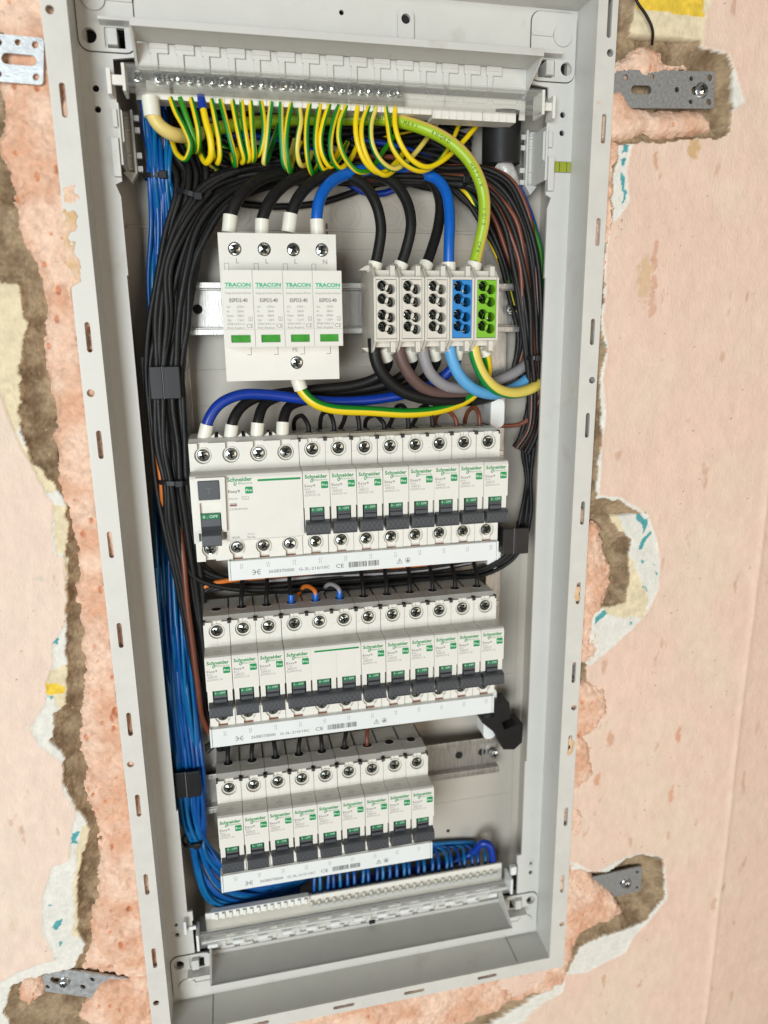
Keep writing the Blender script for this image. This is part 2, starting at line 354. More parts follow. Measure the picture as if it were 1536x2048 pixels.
# traced outlines, laid on the wall plane
L_EDGE_PAINT = [(0, 786), (15, 830), (40, 895), (70, 945), (88, 985), (105, 1005), (102, 1056), (107, 1110), (128, 1113), (132, 1246), (105, 1287), (105, 1327), (92, 1368), (91, 1409), (60, 1455), (77, 1491), (128, 1527), (123, 1583), (153, 1622), (143, 1660), (139, 1721), (105, 1732), (84, 1793), (84, 1860), (112, 1921), (60, 1935), (31, 1947), (0, 1965)]
L_EDGE_BROWN = [(0, 566), (35, 571), (53, 649), (39, 727), (37, 778), (39, 864), (59, 923), (105, 962), (132, 1000), (134, 1056), (134, 1256), (133, 1317), (130, 1409), (107, 1425), (105, 1486), (130, 1517), (123, 1568), (156, 1622), (177, 1645), (174, 1680), (159, 1732), (153, 1819), (156, 1870), (169, 1890), (150, 1935), (60, 1960), (22, 1975), (8, 2020), (18, 2060)]
OUTL = [(400, 2300), (400, -200)]
P_PAPER_L = poly([(-150, 560), (0, 566)][:1] + [(-150, 760)] + L_EDGE_PAINT + [(-60, 2000), (-60, 2100)] + OUTL + [(-150, -200)])
P_BROWN_L = poly([(-150, 500)] + L_EDGE_BROWN + [(18, 2200)] + OUTL + [(-150, -200)])
P_PAPER_R = [poly(p) for p in (
    [(1100, -60), (1436, -60), (1425, 0), (1410, 40), (1405, 92), (1456, 106), (1464, 128), (1474, 150), (1489, 205), (1468, 217), (1458, 262), (1430, 276), (1300, 285), (1264, 289), (1252, 345), (1259, 405), (1240, 432), (1222, 450), (1213, 500), (1210, 545), (1211, 600), (1206, 640), (1216, 700), (1206, 760), (1212, 830), (1202, 900), (1197, 990), (1240, 994), (1296, 1029), (1316, 1085), (1321, 1124), (1316, 1180), (1290, 1231), (1234, 1287), (1184, 1330), (1100, 1330)],
    [(1150, 1725), (1190, 1745), (1240, 1720), (1279, 1706), (1327, 1714), (1335, 1797), (1290, 1850), (1268, 1870), (1251, 1905), (1173, 1945), (1120, 1950), (1100, 1950), (1100, 1725)],
    [(940, 2100), (990, 2010), (1060, 1985), (1100, 1975), (1130, 1960), (1125, 1985), (1080, 2010), (1010, 2080)])]
P_BROWN_R = [poly(p) for p in (
    [(1100, -60), (1268, -60), (1275, 5), (1262, 65), (1290, 90), (1318, 86), (1388, 96), (1458, 112), (1468, 190), (1458, 265), (1433, 277), (1300, 287), (1263, 286), (1240, 292), (1228, 340), (1224, 440), (1210, 500), (1203, 640), (1204, 760), (1196, 840), (1192, 995), (1220, 1001), (1226, 1046), (1262, 1079), (1262, 1147), (1251, 1208), (1206, 1215), (1184, 1235), (1160, 1500), (1100, 1600)],
    [(1100, 1735), (1215, 1745), (1254, 1718), (1279, 1710), (1327, 1718), (1331, 1797), (1285, 1847), (1201, 1877), (1160, 1893), (1140, 1940), (1120, 1950), (1100, 1960)],
    [(300, 2020), (930, 2012), (1040, 1990), (1110, 1950), (1112, 1972), (1040, 2012), (960, 2065), (900, 2200), (300, 2200)])]
P_CREAM = [poly(p) for p in (
    [(1262, 64), (1275, 0), (1275, -60), (1436, -60), (1405, 92), (1388, 96), (1318, 88), (1290, 95)],
    [(1215, 996), (1236, 1012), (1246, 1060), (1268, 1124), (1299, 1203), (1285, 1238), (1218, 1232), (1200, 1210)],
    [(-150, 540), (0, 560), (60, 560), (60, 800), (30, 870), (70, 930), (130, 970), (95, 990), (50, 930), (0, 800), (-150, 770)],
    [(100, 1010), (150, 1010), (150, 1108), (110, 1105)], [(128, 1110), (150, 1110), (150, 1240), (132, 1230)], [(90, 1345), (133, 1330), (133, 1410), (118, 1415), (92, 1370)],
    [(152, 1700), (165, 1650), (190, 1650), (170, 1740), (158, 1880), (145, 1870)])]
P_YEL = [poly(p) for p in ([(1275, -60), (1275, 18), (1340, 22), (1350, 28), (1409, 32), (1412, -60)], [(92, 1368), (112, 1368), (128, 1375), (130, 1388), (100, 1392), (92, 1385)])]
P_TEAL = [poly(p) for p in (
    [(1247, 290), (1258, 290), (1256, 305), (1245, 307)], [(1241, 318), (1253, 315), (1250, 330), (1243, 333)], [(1240, 345), (1247, 350), (1249, 370), (1250, 392), (1243, 380)], [(1251, 375), (1254, 385), (1246, 408), (1243, 405)],
    [(1273, 1022), (1282, 1026), (1290, 1040), (1297, 1037), (1296, 1050), (1288, 1068), (1285, 1050), (1274, 1040)], [(1302, 1063), (1305, 1067), (1290, 1085), (1284, 1100), (1279, 1098), (1284, 1082)], [(1283, 1120), (1289, 1120), (1288, 1127), (1283, 1127)], [(1308, 1129), (1312, 1130), (1311, 1135)], [(1311, 1143), (1316, 1146), (1314, 1153)], [(1282, 1172), (1290, 1172), (1296, 1184), (1284, 1182)], [(1205, 1222), (1218, 1219), (1216, 1225), (1190, 1250), (1192, 1235)], [(1259, 1243), (1264, 1246), (1261, 1255)],
    [(145, 1665), (160, 1662), (152, 1680), (158, 1688), (143, 1686)], [(110, 1845), (124, 1838), (122, 1850), (112, 1862), (104, 1855)], [(116, 1885), (125, 1882), (120, 1896)], [(103, 1285), (116, 1275), (116, 1290)], [(95, 1392), (108, 1392), (104, 1400)], [(122, 1393), (131, 1394), (127, 1402)], [(92, 1900), (96, 1890), (112, 1918), (104, 1920)], [(94, 1808), (104, 1810), (98, 1814)], [(1204, 690), (1212, 680), (1214, 700), (1206, 705)], [(80, 952), (92, 950), (90, 964), (80, 962)])]
EDGE_SEED = [0]
def wall_fn(X, Z):
    jx = fbm(X, Z, .16, 11)*2.4+fbm(X, Z, .45, 5, 3)*.8; jz = fbm(X, Z, .16, 31)*2.4+fbm(X, Z, .45, 25, 3)*.8
    x2, z2 = X+jx, Z+jz; jx3, jz3 = X+jx*.35, Z+jz*.35
    paper = np.maximum(sdist(jx3, jz3, P_PAPER_L), np.max([sdist(jx3, jz3, p) for p in P_PAPER_R], axis=0))
    brown = np.maximum(sdist(x2, z2, P_BROWN_L), np.max([sdist(x2, z2, p) for p in P_BROWN_R], axis=0))
    flap = sdist(jx3, jz3, poly([(1466, 120), (1500, 120), (1500, 225), (1470, 225)]))
    sel = (X > 285) & (Z > 236) & (Z < 300) & (flap < 0); brown = np.where(sel, np.maximum(brown, paper-.7), brown)
    sel = (X > 275) & (Z > -25) & (Z < 175); brown = np.where(sel, np.maximum(brown, paper-1.3-fbm(X, Z, .06, 55, 3)*5), brown)
    cream = np.max([sdist(x2, z2, p) for p in P_CREAM], axis=0); yel = np.max([sdist(jx3, jz3, p) for p in P_YEL], axis=0); teal = np.max([sdist(jx3, jz3, p) for p in P_TEAL], axis=0)
    Yv = WY-fbm(X, Z, .02, 3, 3)*1.3-fbm(X, Z, .35, 41, 3)*.16
    C = np.broadcast_to(PINK, X.shape+(3,)).copy()
    w = np.clip(fbm(X, Z, .018, 61, 4)*1.6+.25, 0, 1)[..., None]*.7; C = C*(1-w)+np.array(srgb(228, 206, 184))*w; lf = np.clip((-60-X)/25, 0, 1)[..., None]*.55; C = C*(1-lf)+np.array(srgb(232, 214, 198))*lf
    # scuffs and small plaster stains on the paint
    sc = fbm(X*1.0, Z*.4, .11, 71, 4); k = np.clip((sc-.52)*9, 0, 1)[..., None]*.55; C = C*(1-k)+np.array(srgb(196, 150, 122))*k
    for (px, py, rx, rz, col) in ((1312, 320, 2.2, 6, (208, 158, 130)), (1310, 500, 2, 9, (210, 160, 132)), (1310, 525, 3, 6, (210, 160, 132)), (1308, 570, 3, 8, (205, 158, 130)), (1305, 610, 3.5, 9, (210, 165, 138)), (1356, 1470, 2.2, 10, (216, 150, 118)), (1343, 1590, 3, 9, (218, 156, 124)), (1387, 300, 5, 7, (196, 160, 100)), (1195, 1560, 3, 8, (212, 150, 116)), (1220, 1480, 3, 9, (210, 158, 126)), (75, 1156, 4, 1.5, (206, 196, 178)), (30, 1850, 4, 8, (222, 198, 176)), (1290, 560, 7, 18, (214, 180, 140)), (1210, 1960, 2, 10, (205, 165, 128))):
        cx, _, cz = at(px, py, WY); d = 1-np.hypot((X+jx-cx)/rx, (Z+jz-cz)/rz)+fbm(X, Z, .5, int(px), 2)*.6; k = np.clip(d*3, 0, 1)[..., None]*.75; C = C*(1-k)+np.array(srgb(*col))*k
    sp_ = vnoise(X, Z, .55, 77)+vnoise(X, Z, .9, 79)*.5; dk = np.clip((sp_-.60)*14, 0, 1)[..., None]*.8; C = C*(1-dk)+np.array(srgb(120, 84, 60))*dk
    # vertical taped seam at the right
    ax, _, az = at(1532, 1000, WY); bx, _, bz = at(1408, 2048, WY); tt = (Z-az)/(bz-az); lx = ax+(bx-ax)*tt
    seam_ = np.exp(-((X-lx)/3.0)**2); Yv = Yv-seam_*1.1; C = C+seam_[..., None]*.03
    Yv = Yv+np.clip(X-lx, 0, 150)*.16
    pm = paper > 0; e = np.clip(paper/.8, 0, 1)
    Yv = Yv+np.where(pm, .5*e, 0)-np.exp(-((paper+.9)/.9)**2)*.22
    base = PAPER*(1+fbm(X, Z, .4, 15, 3)[..., None]*.12); C = np.where(pm[..., None], base, C)
    cm = pm & (cream > 0); C = np.where(cm[..., None], CREAM*(1+fbm(X, Z, .3, 16, 3)[..., None]*.2), C); Yv = Yv+np.where(cm, .35, 0)
    C = np.where((pm & (yel > 0))[..., None], YEL*(1+fbm(X, Z, .3, 17, 2)[..., None]*.3), C)
    C = np.where((pm & (teal > 0) & ~cm)[..., None], TEAL*(1+fbm(X, Z, .6, 18, 2)[..., None]*.3), C)
    bm = brown > 0; rough = fbm(X, Z, .10, 91, 5)
    Yv = Yv+np.where(bm, .8+7.0*(1-np.exp(-np.clip(brown, 0, None)/6))+rough*2.2+fbm(X, Z, .5, 93, 3)*.9, 0)
    bc = BROWN+(BROWN2-BROWN)*np.clip(rough*1.4+.35, 0, 1)[..., None]
    bc = bc*(1+fbm(X, Z, .7, 95, 2)[..., None]*.35); gr = np.clip((vnoise(X, Z, .8, 97)-.40)*8, 0, 1)[..., None]; bc = bc*(1-gr)+np.array(srgb(196, 172, 138))*gr
    C = np.where(bm[..., None], bc, C)
    tn = (np.abs(brown) < .7); C = np.where(tn[..., None] & bm[..., None], bc*1.25, C)
    # keep the masonry behind the sunken box
    K = ~((X > -48.8) & (X < 275) & (Z > -422) & (Z < 322.8))
    near = (X > -58) & (X < 284) & (Z > -430) & (Z < 333); Yv = np.where(near, np.maximum(Yv, 19), Yv)
    return Yv, np.clip(C, 0, 1), K
xs = np.concatenate([np.arange(-420, -190, 12), np.arange(-190, -110, 1.1), np.arange(-110, -48, .85), np.linspace(-48, 275, 60), np.arange(275.4, 350, .85), np.arange(350, 500, 1.3), np.arange(500, 760, 12)])
zs = np.concatenate([np.arange(-820, -530, 12), np.arange(-530, 372, .9), np.arange(372, 640, 12)])
WALLM = mat('painted_wall', (1, 1, 1), .82, var=.07, nscale=150, bump=.9, bscale=620, attr=True, spec=.25, stretch=(1, 1, .5))
wall = sheet('wall', xs, zs, wall_fn, None, WALLM); wall['kind'] = 'structure'
# ================================================================ FOAM
FOAMM = mat('foam', (1, 1, 1), .75, var=.16, nscale=260, bump=.8, bscale=420, attr=True, spec=.3)
FO1 = np.array(srgb(234, 200, 176)); FO2 = np.array(srgb(218, 168, 138)); FO3 = np.array(srgb(200, 130, 90)); FOD = np.array(srgb(150, 100, 72))
def foam(label, pts, H, y0, seed, pits=60, res=.8, deep=7, group='expanding foam packed around the box', rag=1.0, nz=1.0):
    P_ = poly(pts, 21); ax = [p[0] for p in P_]; az = [p[1] for p in P_]
    xs = np.arange(min(ax)-3, max(ax)+3, res); zs = np.arange(min(az)-3, max(az)+3, res); r = np.random.default_rng(seed)
    def fn(X, Z):
        jx = fbm(X, Z, .1, seed)*4*rag+fbm(X, Z, .6, seed+5, 2)*1.2*rag; jz = fbm(X, Z, .1, seed+9)*4*rag+fbm(X, Z, .6, seed+15, 2)*1.2*rag
        d = sdist(X+jx, Z+jz, P_); prof = 1-np.exp(-np.clip(d, 0, None)/deep*2.2)
        Yv = y0-H*prof-fbm(X, Z, .045, seed+2, 3)*3.2-nz*(fbm(X, Z, .22, seed+3, 4)*1.7+fbm(X, Z, .55, seed+6, 2)*.5)
        C = FO1+(FO2-FO1)*np.clip(fbm(X, Z, .06, seed+4, 4)*1.2+.45, 0, 1)[..., None]
        fade = np.exp(-np.clip(d, 0, None)/1.5)[..., None]*.4; C = C*(1-fade)+FO2*.85*fade; sk = np.clip(fbm(X, Z, .09, seed+40, 4)*3-.5, 0, 1)[..., None]*.35; C = C*(1-sk)+np.array(srgb(196, 148, 122))*sk
        for _ in range(pits):
            cx = r.uniform(min(ax), max(ax)); cz = r.uniform(min(az), max(az)); rx = r.uniform(.5, 1.5)*(1.7 if r.random() < .12 else 1); rz = rx*r.uniform(1, 2.1)
            sel = (abs(X-cx) < 6) & (abs(Z-cz) < 9)
            if not sel.any(): continue
            q = 1-np.hypot((X[sel]-cx)/rx, (Z[sel]-cz)/rz); k = np.clip(q*2.5, 0, 1); Yv[sel] += k*rx*1.7; kk = k[:, None]*.8; C[sel] = C[sel]*(1-kk)+FO3*kk
        Yv = np.where((X > -61) & (X < 287.5) & (Z > -434), np.maximum(Yv, 14.4), Yv)
        K = (d > 0) & ~((X > -48.7) & (X < 274.7) & (Z > -421.7))
        return Yv, np.clip(C, 0, 1), K
    o = sheet('foam', xs, zs, fn, None, FOAMM); return tag(o, label, 'foam', group)
foam('long rounded bank of salmon pink foam down the left side of the box', [(-90, -120), (-60, 20), (-10, 60), (0, 60), (0, 309), (16, 364), (37, 466), (74, 532), (88, 610), (84, 700), (86, 766), (111, 809), (117, 856), (107, 876), (119, 923), (115, 962), (126, 1000), (145, 1061), (151, 1138), (156, 1230), (166, 1317), (160, 1409), (158, 1486), (168, 1547), (175, 1614), (189, 1670), (196, 1727), (188, 1798), (175, 1870), (153, 1921), (165, 1945), (300, 1955), (345, 1955), (300, 1500), (240, 800), (170, 100), (140, -120)], 9, 24, 101, pits=190, deep=13)
foam('blob of foam below the lower left strap, above the bare hole', [(172, 1992), (215, 1955), (330, 1940), (350, 2100), (345, 2160), (190, 2160), (190, 2060), (160, 2030)], 8, 23, 131, pits=26, deep=10)
foam('pale lump of foam left of the lower left strap', [(40, 1945), (75, 1930), (82, 1950), (92, 1985), (60, 2005), (42, 1990)], 5, 20, 141, pits=3, deep=6, res=.6)
foam('foam dome over the upper right strap', [(1200, 150), (1238, 120), (1258, 98), (1290, 94), (1312, 110), (1330, 128), (1362, 134), (1380, 142), (1300, 160), (1200, 165)], 8, 21, 151, pits=3, deep=6, res=.6, nz=.35)
foam('sausage of foam squeezed out under the upper right strap', [(1190, 190), (1236, 180), (1262, 212), (1300, 224), (1370, 219), (1400, 226), (1418, 245), (1421, 270), (1380, 274), (1320, 281), (1300, 281), (1285, 272), (1262, 284), (1240, 286), (1190, 290)], 9, 22, 161, pits=7, deep=7, res=.6, rag=.5, nz=.3)
foam('thin ribbon of foam behind the right flange below the upper strap', [(1190, 280), (1243, 290), (1232, 340), (1226, 400), (1232, 430), (1240, 455), (1236, 480), (1218, 500), (1205, 560), (1150, 560)], 5, 20, 171, pits=10, deep=5, res=.7)
foam('cracked foam beside the round torn patch on the right', [(1150, 1000), (1176, 1030), (1195, 1050), (1212, 1110), (1222, 1160), (1202, 1205), (1208, 1258), (1192, 1312), (1176, 1325), (1140, 1330)], 5, 21, 181, pits=14, deep=5, res=.7)
foam('crumpled foam spilling past the right flange below the torn patch', [(1140, 1350), (1172, 1355), (1200, 1380), (1210, 1410), (1192, 1450), (1172, 1470), (1180, 1510), (1178, 1545), (1155, 1572), (1120, 1572)], 6, 20, 191, pits=14, deep=5, res=.7)
foam('thin foam smear at the lower right flange edge', [(1130, 1590), (1160, 1600), (1166, 1650), (1158, 1690), (1120, 1700)], 4, 20, 195, pits=6, deep=5, res=.7)
foam('foam bulging around the lower right strap', [(1110, 1700), (1145, 1712), (1180, 1740), (1212, 1772), (1232, 1790), (1240, 1812), (1220, 1832), (1160, 1860), (1145, 1900), (1128, 1960), (1080, 1990), (1080, 1700)], 6, 20, 201, pits=22, deep=7, res=.7)
foam('lumpy orange foam along the bottom edge of the box', [(300, 2010), (600, 1990), (1060, 1900), (1120, 1925), (1118, 1960), (1080, 1985), (1020, 2000), (960, 2030), (880, 2070), (700, 2110), (560, 2180), (300, 2180)], 7, 22, 211, pits=80, deep=7)
def smear(label, pts, seed):
    P_ = poly(pts, 11.8); ax = [p[0] for p in P_]; az = [p[1] for p in P_]
    def fn(X, Z):
        d = sdist(X+fbm(X, Z, .2, seed)*4, Z+fbm(X, Z, .2, seed+3)*4, P_); Yv = 12.1-.7*(1-np.exp(-np.clip(d, 0, None)/1.2))-np.where(d > 0, fbm(X, Z, .5, seed+7, 3)*.3, 0)
        C = FO1+(np.array(srgb(214, 178, 130))-FO1)*np.clip(fbm(X, Z, .15, seed+4, 3)+.5, 0, 1)[..., None]
        return Yv, C, d > 0
    return tag(sheet('foam_smear', np.arange(min(ax)-2, max(ax)+2, .5), np.arange(min(az)-2, max(az)+2, .5), fn, None, FOAMM), label, 'foam', 'foam smears stuck to the box flange')
smear('small peach foam smear on the left flange above the long one', [(122, 378), (150, 370), (158, 385), (152, 402), (128, 404)], 501)
smear('long peach foam smear down the upper left flange', [(124, 418), (148, 420), (155, 450), (146, 480), (156, 520), (158, 560), (148, 592), (136, 610), (132, 500)], 511)
smear('peach foam blob stuck in a slot of the right flange beside the torn patch', [(1150, 1170), (1160, 1172), (1164, 1195), (1156, 1212), (1150, 1200)], 521)
smear('faint foam crumbs on the lower right flange', [(1138, 1475), (1150, 1478), (1148, 1510), (1137, 1512)], 531)
# ================================================================ DISTRIBUTION BOX
ox, oz = 113.0, -49.5
box = thing('distribution_box', 'tall white flush mounted electrical box set open in the pink wall', 'electrical box', (113, 42, -420))
BO = (113, 42, -420)
def bpart(mb, name, bevel=0.0, parent=None, seg=2):
    o = mb.build(name, parent or box, bevel, seg, offset=BO if (parent is None) else (0, 0, 0)); return o
mb = MB()
holes = [[(-47, -420), (273, -420), (273, 321), (-47, 321)]]
SL = [241.7, 111.5, 45.8, -19.7, -83, -149.2, -213.5, -279.8, -345.5, 307, 177.6]
for x in (-53.4, 280.7):
    for z in SL:
        if x < 0 and z == 177.6: continue
        holes.append(slot(x, z, 3.2, 18 if z != 307 else 24))
for x in (-55.5, 282.4):
    for z in (78, -180, -386.8, 286.5): holes.append(circ(x, z, 2.4, 12))
for x in (20, 90, 150, 215): holes.append(slot(x, -426.5, 18, 3.0))
mb.prism([(-59, -432.5), (285.3, -432.5), (285.3, 333), (-59, 333)], holes, 12, 14, FLANGE)
for x0, x1 in ((-60.2, -59), (285.3, 286.5)): mb.box(x0, x1, 12.4, 26, -433, 333, FLANGE)
bpart(mb, 'flange')
# side walls of the opening, from flange back to the ledge
for nm, a in (('side_wall', (-48.6, -47, -420, 321)), ('side_wall', (273, 274.6, -420, 321))):
    mb = MB(); mb.box(a[0], a[1], 14, 42, a[2], a[3], CASE)
    xx = -47 if a[0] < 0 else 272.4
    mb.box(xx, xx+.6, 12.0, 15, -420, 321, FLANGE)
    bpart(mb, 'side_wall')
mb = MB(); mb.box(-47, 273, 14, 42, 321, 322.6, CASE); bpart(mb, 'top_wall')
mb = MB(); mb.box(-47, 273, 14, 42, -421.6, -420, CASE)
for x in (-15.4, 243): mb.box(x, x+.5, 14.5, 41.5, -420, -419.85, SEAM)
bpart(mb, 'bottom_wall')
# ledge (front face at Y=42) with stepped inner edge
def ledge(side):
    e = lambda x: x if side < 0 else 226-x
    raw = [(-47, -420), (-13, -420), (-13, -378), (-27, -378), (-27, -345), (-26, -345), (-26, -336), (-30, -336), (-30, -243), (-31.3, -243), (-31.3, 150), (-30.5, 150), (-30.5, 197), (-33, 204), (-29, 206), (-29, 226), (-25.5, 229), (-25.5, 246), (-28, 248), (-28, 274), (-13, 276), (-13, 321), (-47, 321)]
    o = [(e(x), z) for x, z in raw]
    h = [circ(e(-39.3), z, r, 14) for z, r in ((257.5, 2.0), (246, 1.9), (-356, 2.0), (-346.5, 1.6))]
    h += [circ(e(-40), z, 4.1, 18) for z in (285.5, -384.5)]
    h += [[(e(x), z) for x, z in ((-30, zz0), (-20, zz0), (-20, zz1), (-30, zz1))] for zz0, zz1 in ((279.5, 290.5), (-392.5, -381.5))]
    m_ = MB()
    if side < 0: o = o[::-1]
    m_.prism(o, h, 42, 44, CASE)
    for z in (257.5, -346.5 if side > 0 else -356):    # countersunk rings
        a = circ(e(-39.3), z, 3.6, 18); b_ = circ(e(-39.3), z, 3.0, 18); m_.prism(a, [b_], 41.6, 42.2, CASE)
    for z in (285.5, -384.5): m_.cyl((e(-40), z), 4.6, 48, 49, HOLE)
    for z in (257.5, 246, -356, -346.5): m_.cyl((e(-39.3), z), 2.6, 46, 47, HOLE)
    bpart(m_, 'ledge', .35)
ledge(-1); ledge(1)
mb = MB()
mb.prism([(-13, 276.5), (239, 276.5), (239, 321), (-13, 321)], [circ(112, 308.8, 1.6, 10)], 42.02, 43.6, CASE)
bpart(mb, 'ledge')
mb = MB(); mb.prism([(-13, -420), (239, -420), (239, -378), (-13, -378)], [], 42.02, 43.6, CASE); bpart(mb, 'ledge')
# keyhole lug at the top
mb = MB(); mb.prism(rrect(148, 158.5, 294, 313, 3.5), [circ(153.2, 307.3, 3.0, 14)[::1]], 39.5, 42, CASE); mb.cyl((153.2, 307.3), 2.9, 41.8, 41.9, HOLE); bpart(mb, 'lug', .4)
# corner plates
for sx in (-1, 1):
    for sz in (-1, 1):
        e = lambda x: x if sx < 0 else 226-x
        f = lambda z: z if sz > 0 else -99-z
        m_ = MB(); x0, x1 = sorted((e(-46.2), e(-14))); z0, z1 = sorted((f(277.5), f(319)))
        hx0, hx1 = sorted((e(-31.5), e(-19.5))); hz0, hz1 = sorted((f(279.5), f(290.5)))
        m_.prism(rrect(x0, x1, z0, z1, 6), [circ(e(-40), f(285.5), 4.2, 18), rrect(hx0, hx1, hz0, hz1, .8)], 40.9, 42, CASE)
        m_.prism(rrect(x0-.45, x1+.45, z0-.45, z1+.45, 6.3), [], 41.85, 41.98, SEAM) if False else None
        fr = rrect(x0-.5, x1+.5, z0-.5, z1+.5, 6.4); m_.prism(fr, [rrect(x0-.02, x1+.02, z0-.02, z1+.02, 6)], 41.7, 41.97, SEAM)
        m_.prism(circ(e(-36.0) if sz > 0 else e(-34.5), f(305) if sz > 0 else f(306), 6.6, 24), [], 39.4, 40.9, CASE)   # thumb disc
        a, b_ = sorted((e(-29), e(-14))); m_.box(a, b_, 39.6, 40.9, f(305.4)-1.2, f(305.4)+1.2, CASE)
        m_.box(hx0-1, hx1+1, 52, 53, hz0-1, hz1+1, HOLE)
        a, b_ = sorted((e(-29.5), e(-24))); m_.box(a, b_, 37.5, 52, f(285)-4.6, f(285)+4.2, CASE)   # latch tongue
        a, b_ = sorted((e(-33.5), e(-13.6))); m_.box(a, b_, 32, 41, f(292.2)-.9, f(292.2)+.9, CASE)
        bpart(m_, 'corner_plate', .3)
# cover supports: U shaped trays reaching out to the flange plane
def tray(sz):
    yp = 36.5 if sz > 0 else 44.5
    f = lambda z: z if sz > 0 else -99-z
    m_ = MB(); X0, X1 = -13.2, 235.5
    z0, z1 = sorted((f(282), f(283.6))); m_.box(X0, X1, 13, yp-1, z0, z1, CASE)           # roof / floor
    z0, z1 = sorted((f(281.6), f(285.9))); m_.box(X0-1, X1+1, 11.4, 13, z0, z1, CASE)      # front lip
    for x, dx in ((X0, -1.5), (X1, 1.5)):                                               # slanting cheeks
        pts = [(13, f(282)), (43, f(282)), (43, f(266))]
        a, b_ = sorted((x, x+dx)); m_.prism(pts if sz > 0 else pts[::-1], [], a, b_, CASE, axis='X')
    z0, z1 = sorted((f(267.5), f(282))); m_.box(X0, X1, yp, yp+1.5, z0, z1+.0, CASE)            # back panel
    for k in range(16):                                                                # castellated ribs on the panel
        x = X0+8+k*15.2
        if x+13 > X1: break
        a, b_ = sorted((f(267.6), f(277.2))); m_.box(x, x+3.6, yp-1.8, yp, a, b_, CASE)
        a, b_ = sorted((f(276.5), f(279))); m_.box(x-.8, x+10, yp-1.8, yp, a, b_, CASE)
        a, b_ = sorted((f(279), f(281.9))); m_.box(x-.8, x+10, yp-1.8, yp, a, b_, CASE)
        if sz < 0: continue
    zc = f(285.9); 
    if sz < 0: m_.box(118, 123, 41, 42.6, -379, -376, HOLE)
    return bpart(m_, 'cover_support', .35)
tray(1); tray(-1)
mb = MB(); mb.prism(rrect(268-7.2, 268+4.6, 221.2-.2, 227.6, .6), [], 41.3, 42.05, VIAL)
for x in (264, 269.5): mb.box(x, x+.35, 41.2, 41.4, 221.2, 227.4, HOLE)
mb.box(260.3, 273.0, 41.85, 42.03, 220.5, 228, PGREY)
bpart(mb, 'spirit_level', .2)
# back box
mb = MB(); mb.box(-60, 286, 80, 82, -436, 330, BACK)
mb.box(-36, -34.6, 78.9, 80, -60, 178, BACK); mb.box(260, 261.2, 78.9, 80, -400, 178, BACK)
for xx, zz in ((150, 196), (180, 196), (210, 194), (118, 196), (40, 196)):
    for rr in (11, 7.5): mb.prism(circ(xx, zz, rr, 28), [circ(xx, zz, rr-.45, 28)], 79.5, 80.02, BACK)
for zz in (172, 88, 62, -55, -180, -300): mb.box(-33, 259, 79.6, 80.02, zz, zz+.5, BACK)
mb.box(-33, 259, 78.2, 80, 184, 185.6, BACK)
mb.box(103.5, 104.6, 79, 80.05, 184-3, 184+5.5, PDARK)
for xx, zz in ((232, 141), (236, 150), (232, 28), (225, -70), (200, -330)): mb.cyl((xx, zz), 1.7, 79.8, 80.02, HOLE, n=12)
mb.prism(rrect(222, 262, 100, 176, 8), [rrect(223.5, 260.5, 101.5, 174.5, 7)], 78, 80, BACK)
bpart(mb, 'back_plate', .3)
mb = MB(); mb.box(-44, -42, 44, 80, -415, 316, BACK); mb.box(268, 270, 44, 80, -415, 316, BACK); mb.box(-42, 268, 44, 80, 314, 316, BACK); mb.box(-42, 268, 44, 80, -415, -413, BACK)
bpart(mb, 'back_box_wall')
# hooked brackets beside the ledge
for sx in (-1, 1):
    e = lambda x: x if sx < 0 else 226-x
    m_ = MB(); B3 = lambda x0, x1, y0, y1, z0, z1: m_.box(*sorted((e(x0), e(x1))), y0, y1, z0, z1, CASE)
    B3(-28.5, -26.9, 40, 66, 215, 250); B3(-30, -21, 64.5, 66, 215, 252); B3(-22.6, -21, 60, 66, 215, 252)
    for z in (247, 240, 225, 217): B3(-26.9, -19, 63, 64.6, z, z+1.6); B3(-21, -17.5, 62, 65.4, z-1, z+2.4)
    for z in (219, 203): pass
    B3(-33, -28.6, 38.2, 42, 208, 230); B3(-31, -28.2, 38.5, 42, 236, 246)
    pts = [(e(-30), 215), (e(-21), 215), (e(-25), 209)]
    m_.prism(pts if sx < 0 else pts[::-1], [], 60, 66, CASE)
    bpart(m_, 'side_bracket', .3)
# DIN rails (parts of the box)
def rail(zc, x0, x1, hx=()):
    m_ = MB(); t = 1.0
    m_.box(x0, x1, 60, 61, zc+13.5, zc+17.5, RAIL); m_.box(x0, x1, 60, 61, zc-17.5, zc-13.5, RAIL)
    m_.box(x0, x1, 61, 67.5, zc+12.5, zc+13.5, RAIL); m_.box(x0, x1, 61, 67.5, zc-13.5, zc-12.5, RAIL)
    m_.box(x0, x1, 67.0, 68, zc-13, zc+13, RAIL)
    for x in hx: m_.cyl((x, zc), 3.3, 66.6, 66.95, HOLE, n=18)
    o = bpart(m_, 'mounting_rail', .3)
    return o
rail(130, -14, 246, (10.5,)); rail(5, -10, 236); rail(-120, -10, 236); rail(-245, -10, 240, (205, 226))
for zc, X in ((130, 240), (-245, 236)):
    o = bpy.data.objects.new('screw', screw_mesh(4.2, ZINC, .3)); link(o, box); o.location = ((X-113)*S, (62-42)*S, (zc-1+420)*S)
for xx in (226, -12):
    m_ = MB(); m_.box(xx, xx+14, 70, 72, -260, 150, RAIL); m_.box(xx, xx+1.2, 66, 72, -260, 150, RAIL); bpart(m_, 'rail_upright', .2)
for zz in (52, -62, -190, -215):
    m_ = MB(); m_.cyl((229, zz), 5.2, 0, 1, PURE, axis='Z') if False else m_.prism(rrect(223, 234, zz-11, zz+11, 4.5), [], 56, 72, PURE); bpart(m_, 'spacer', .5)
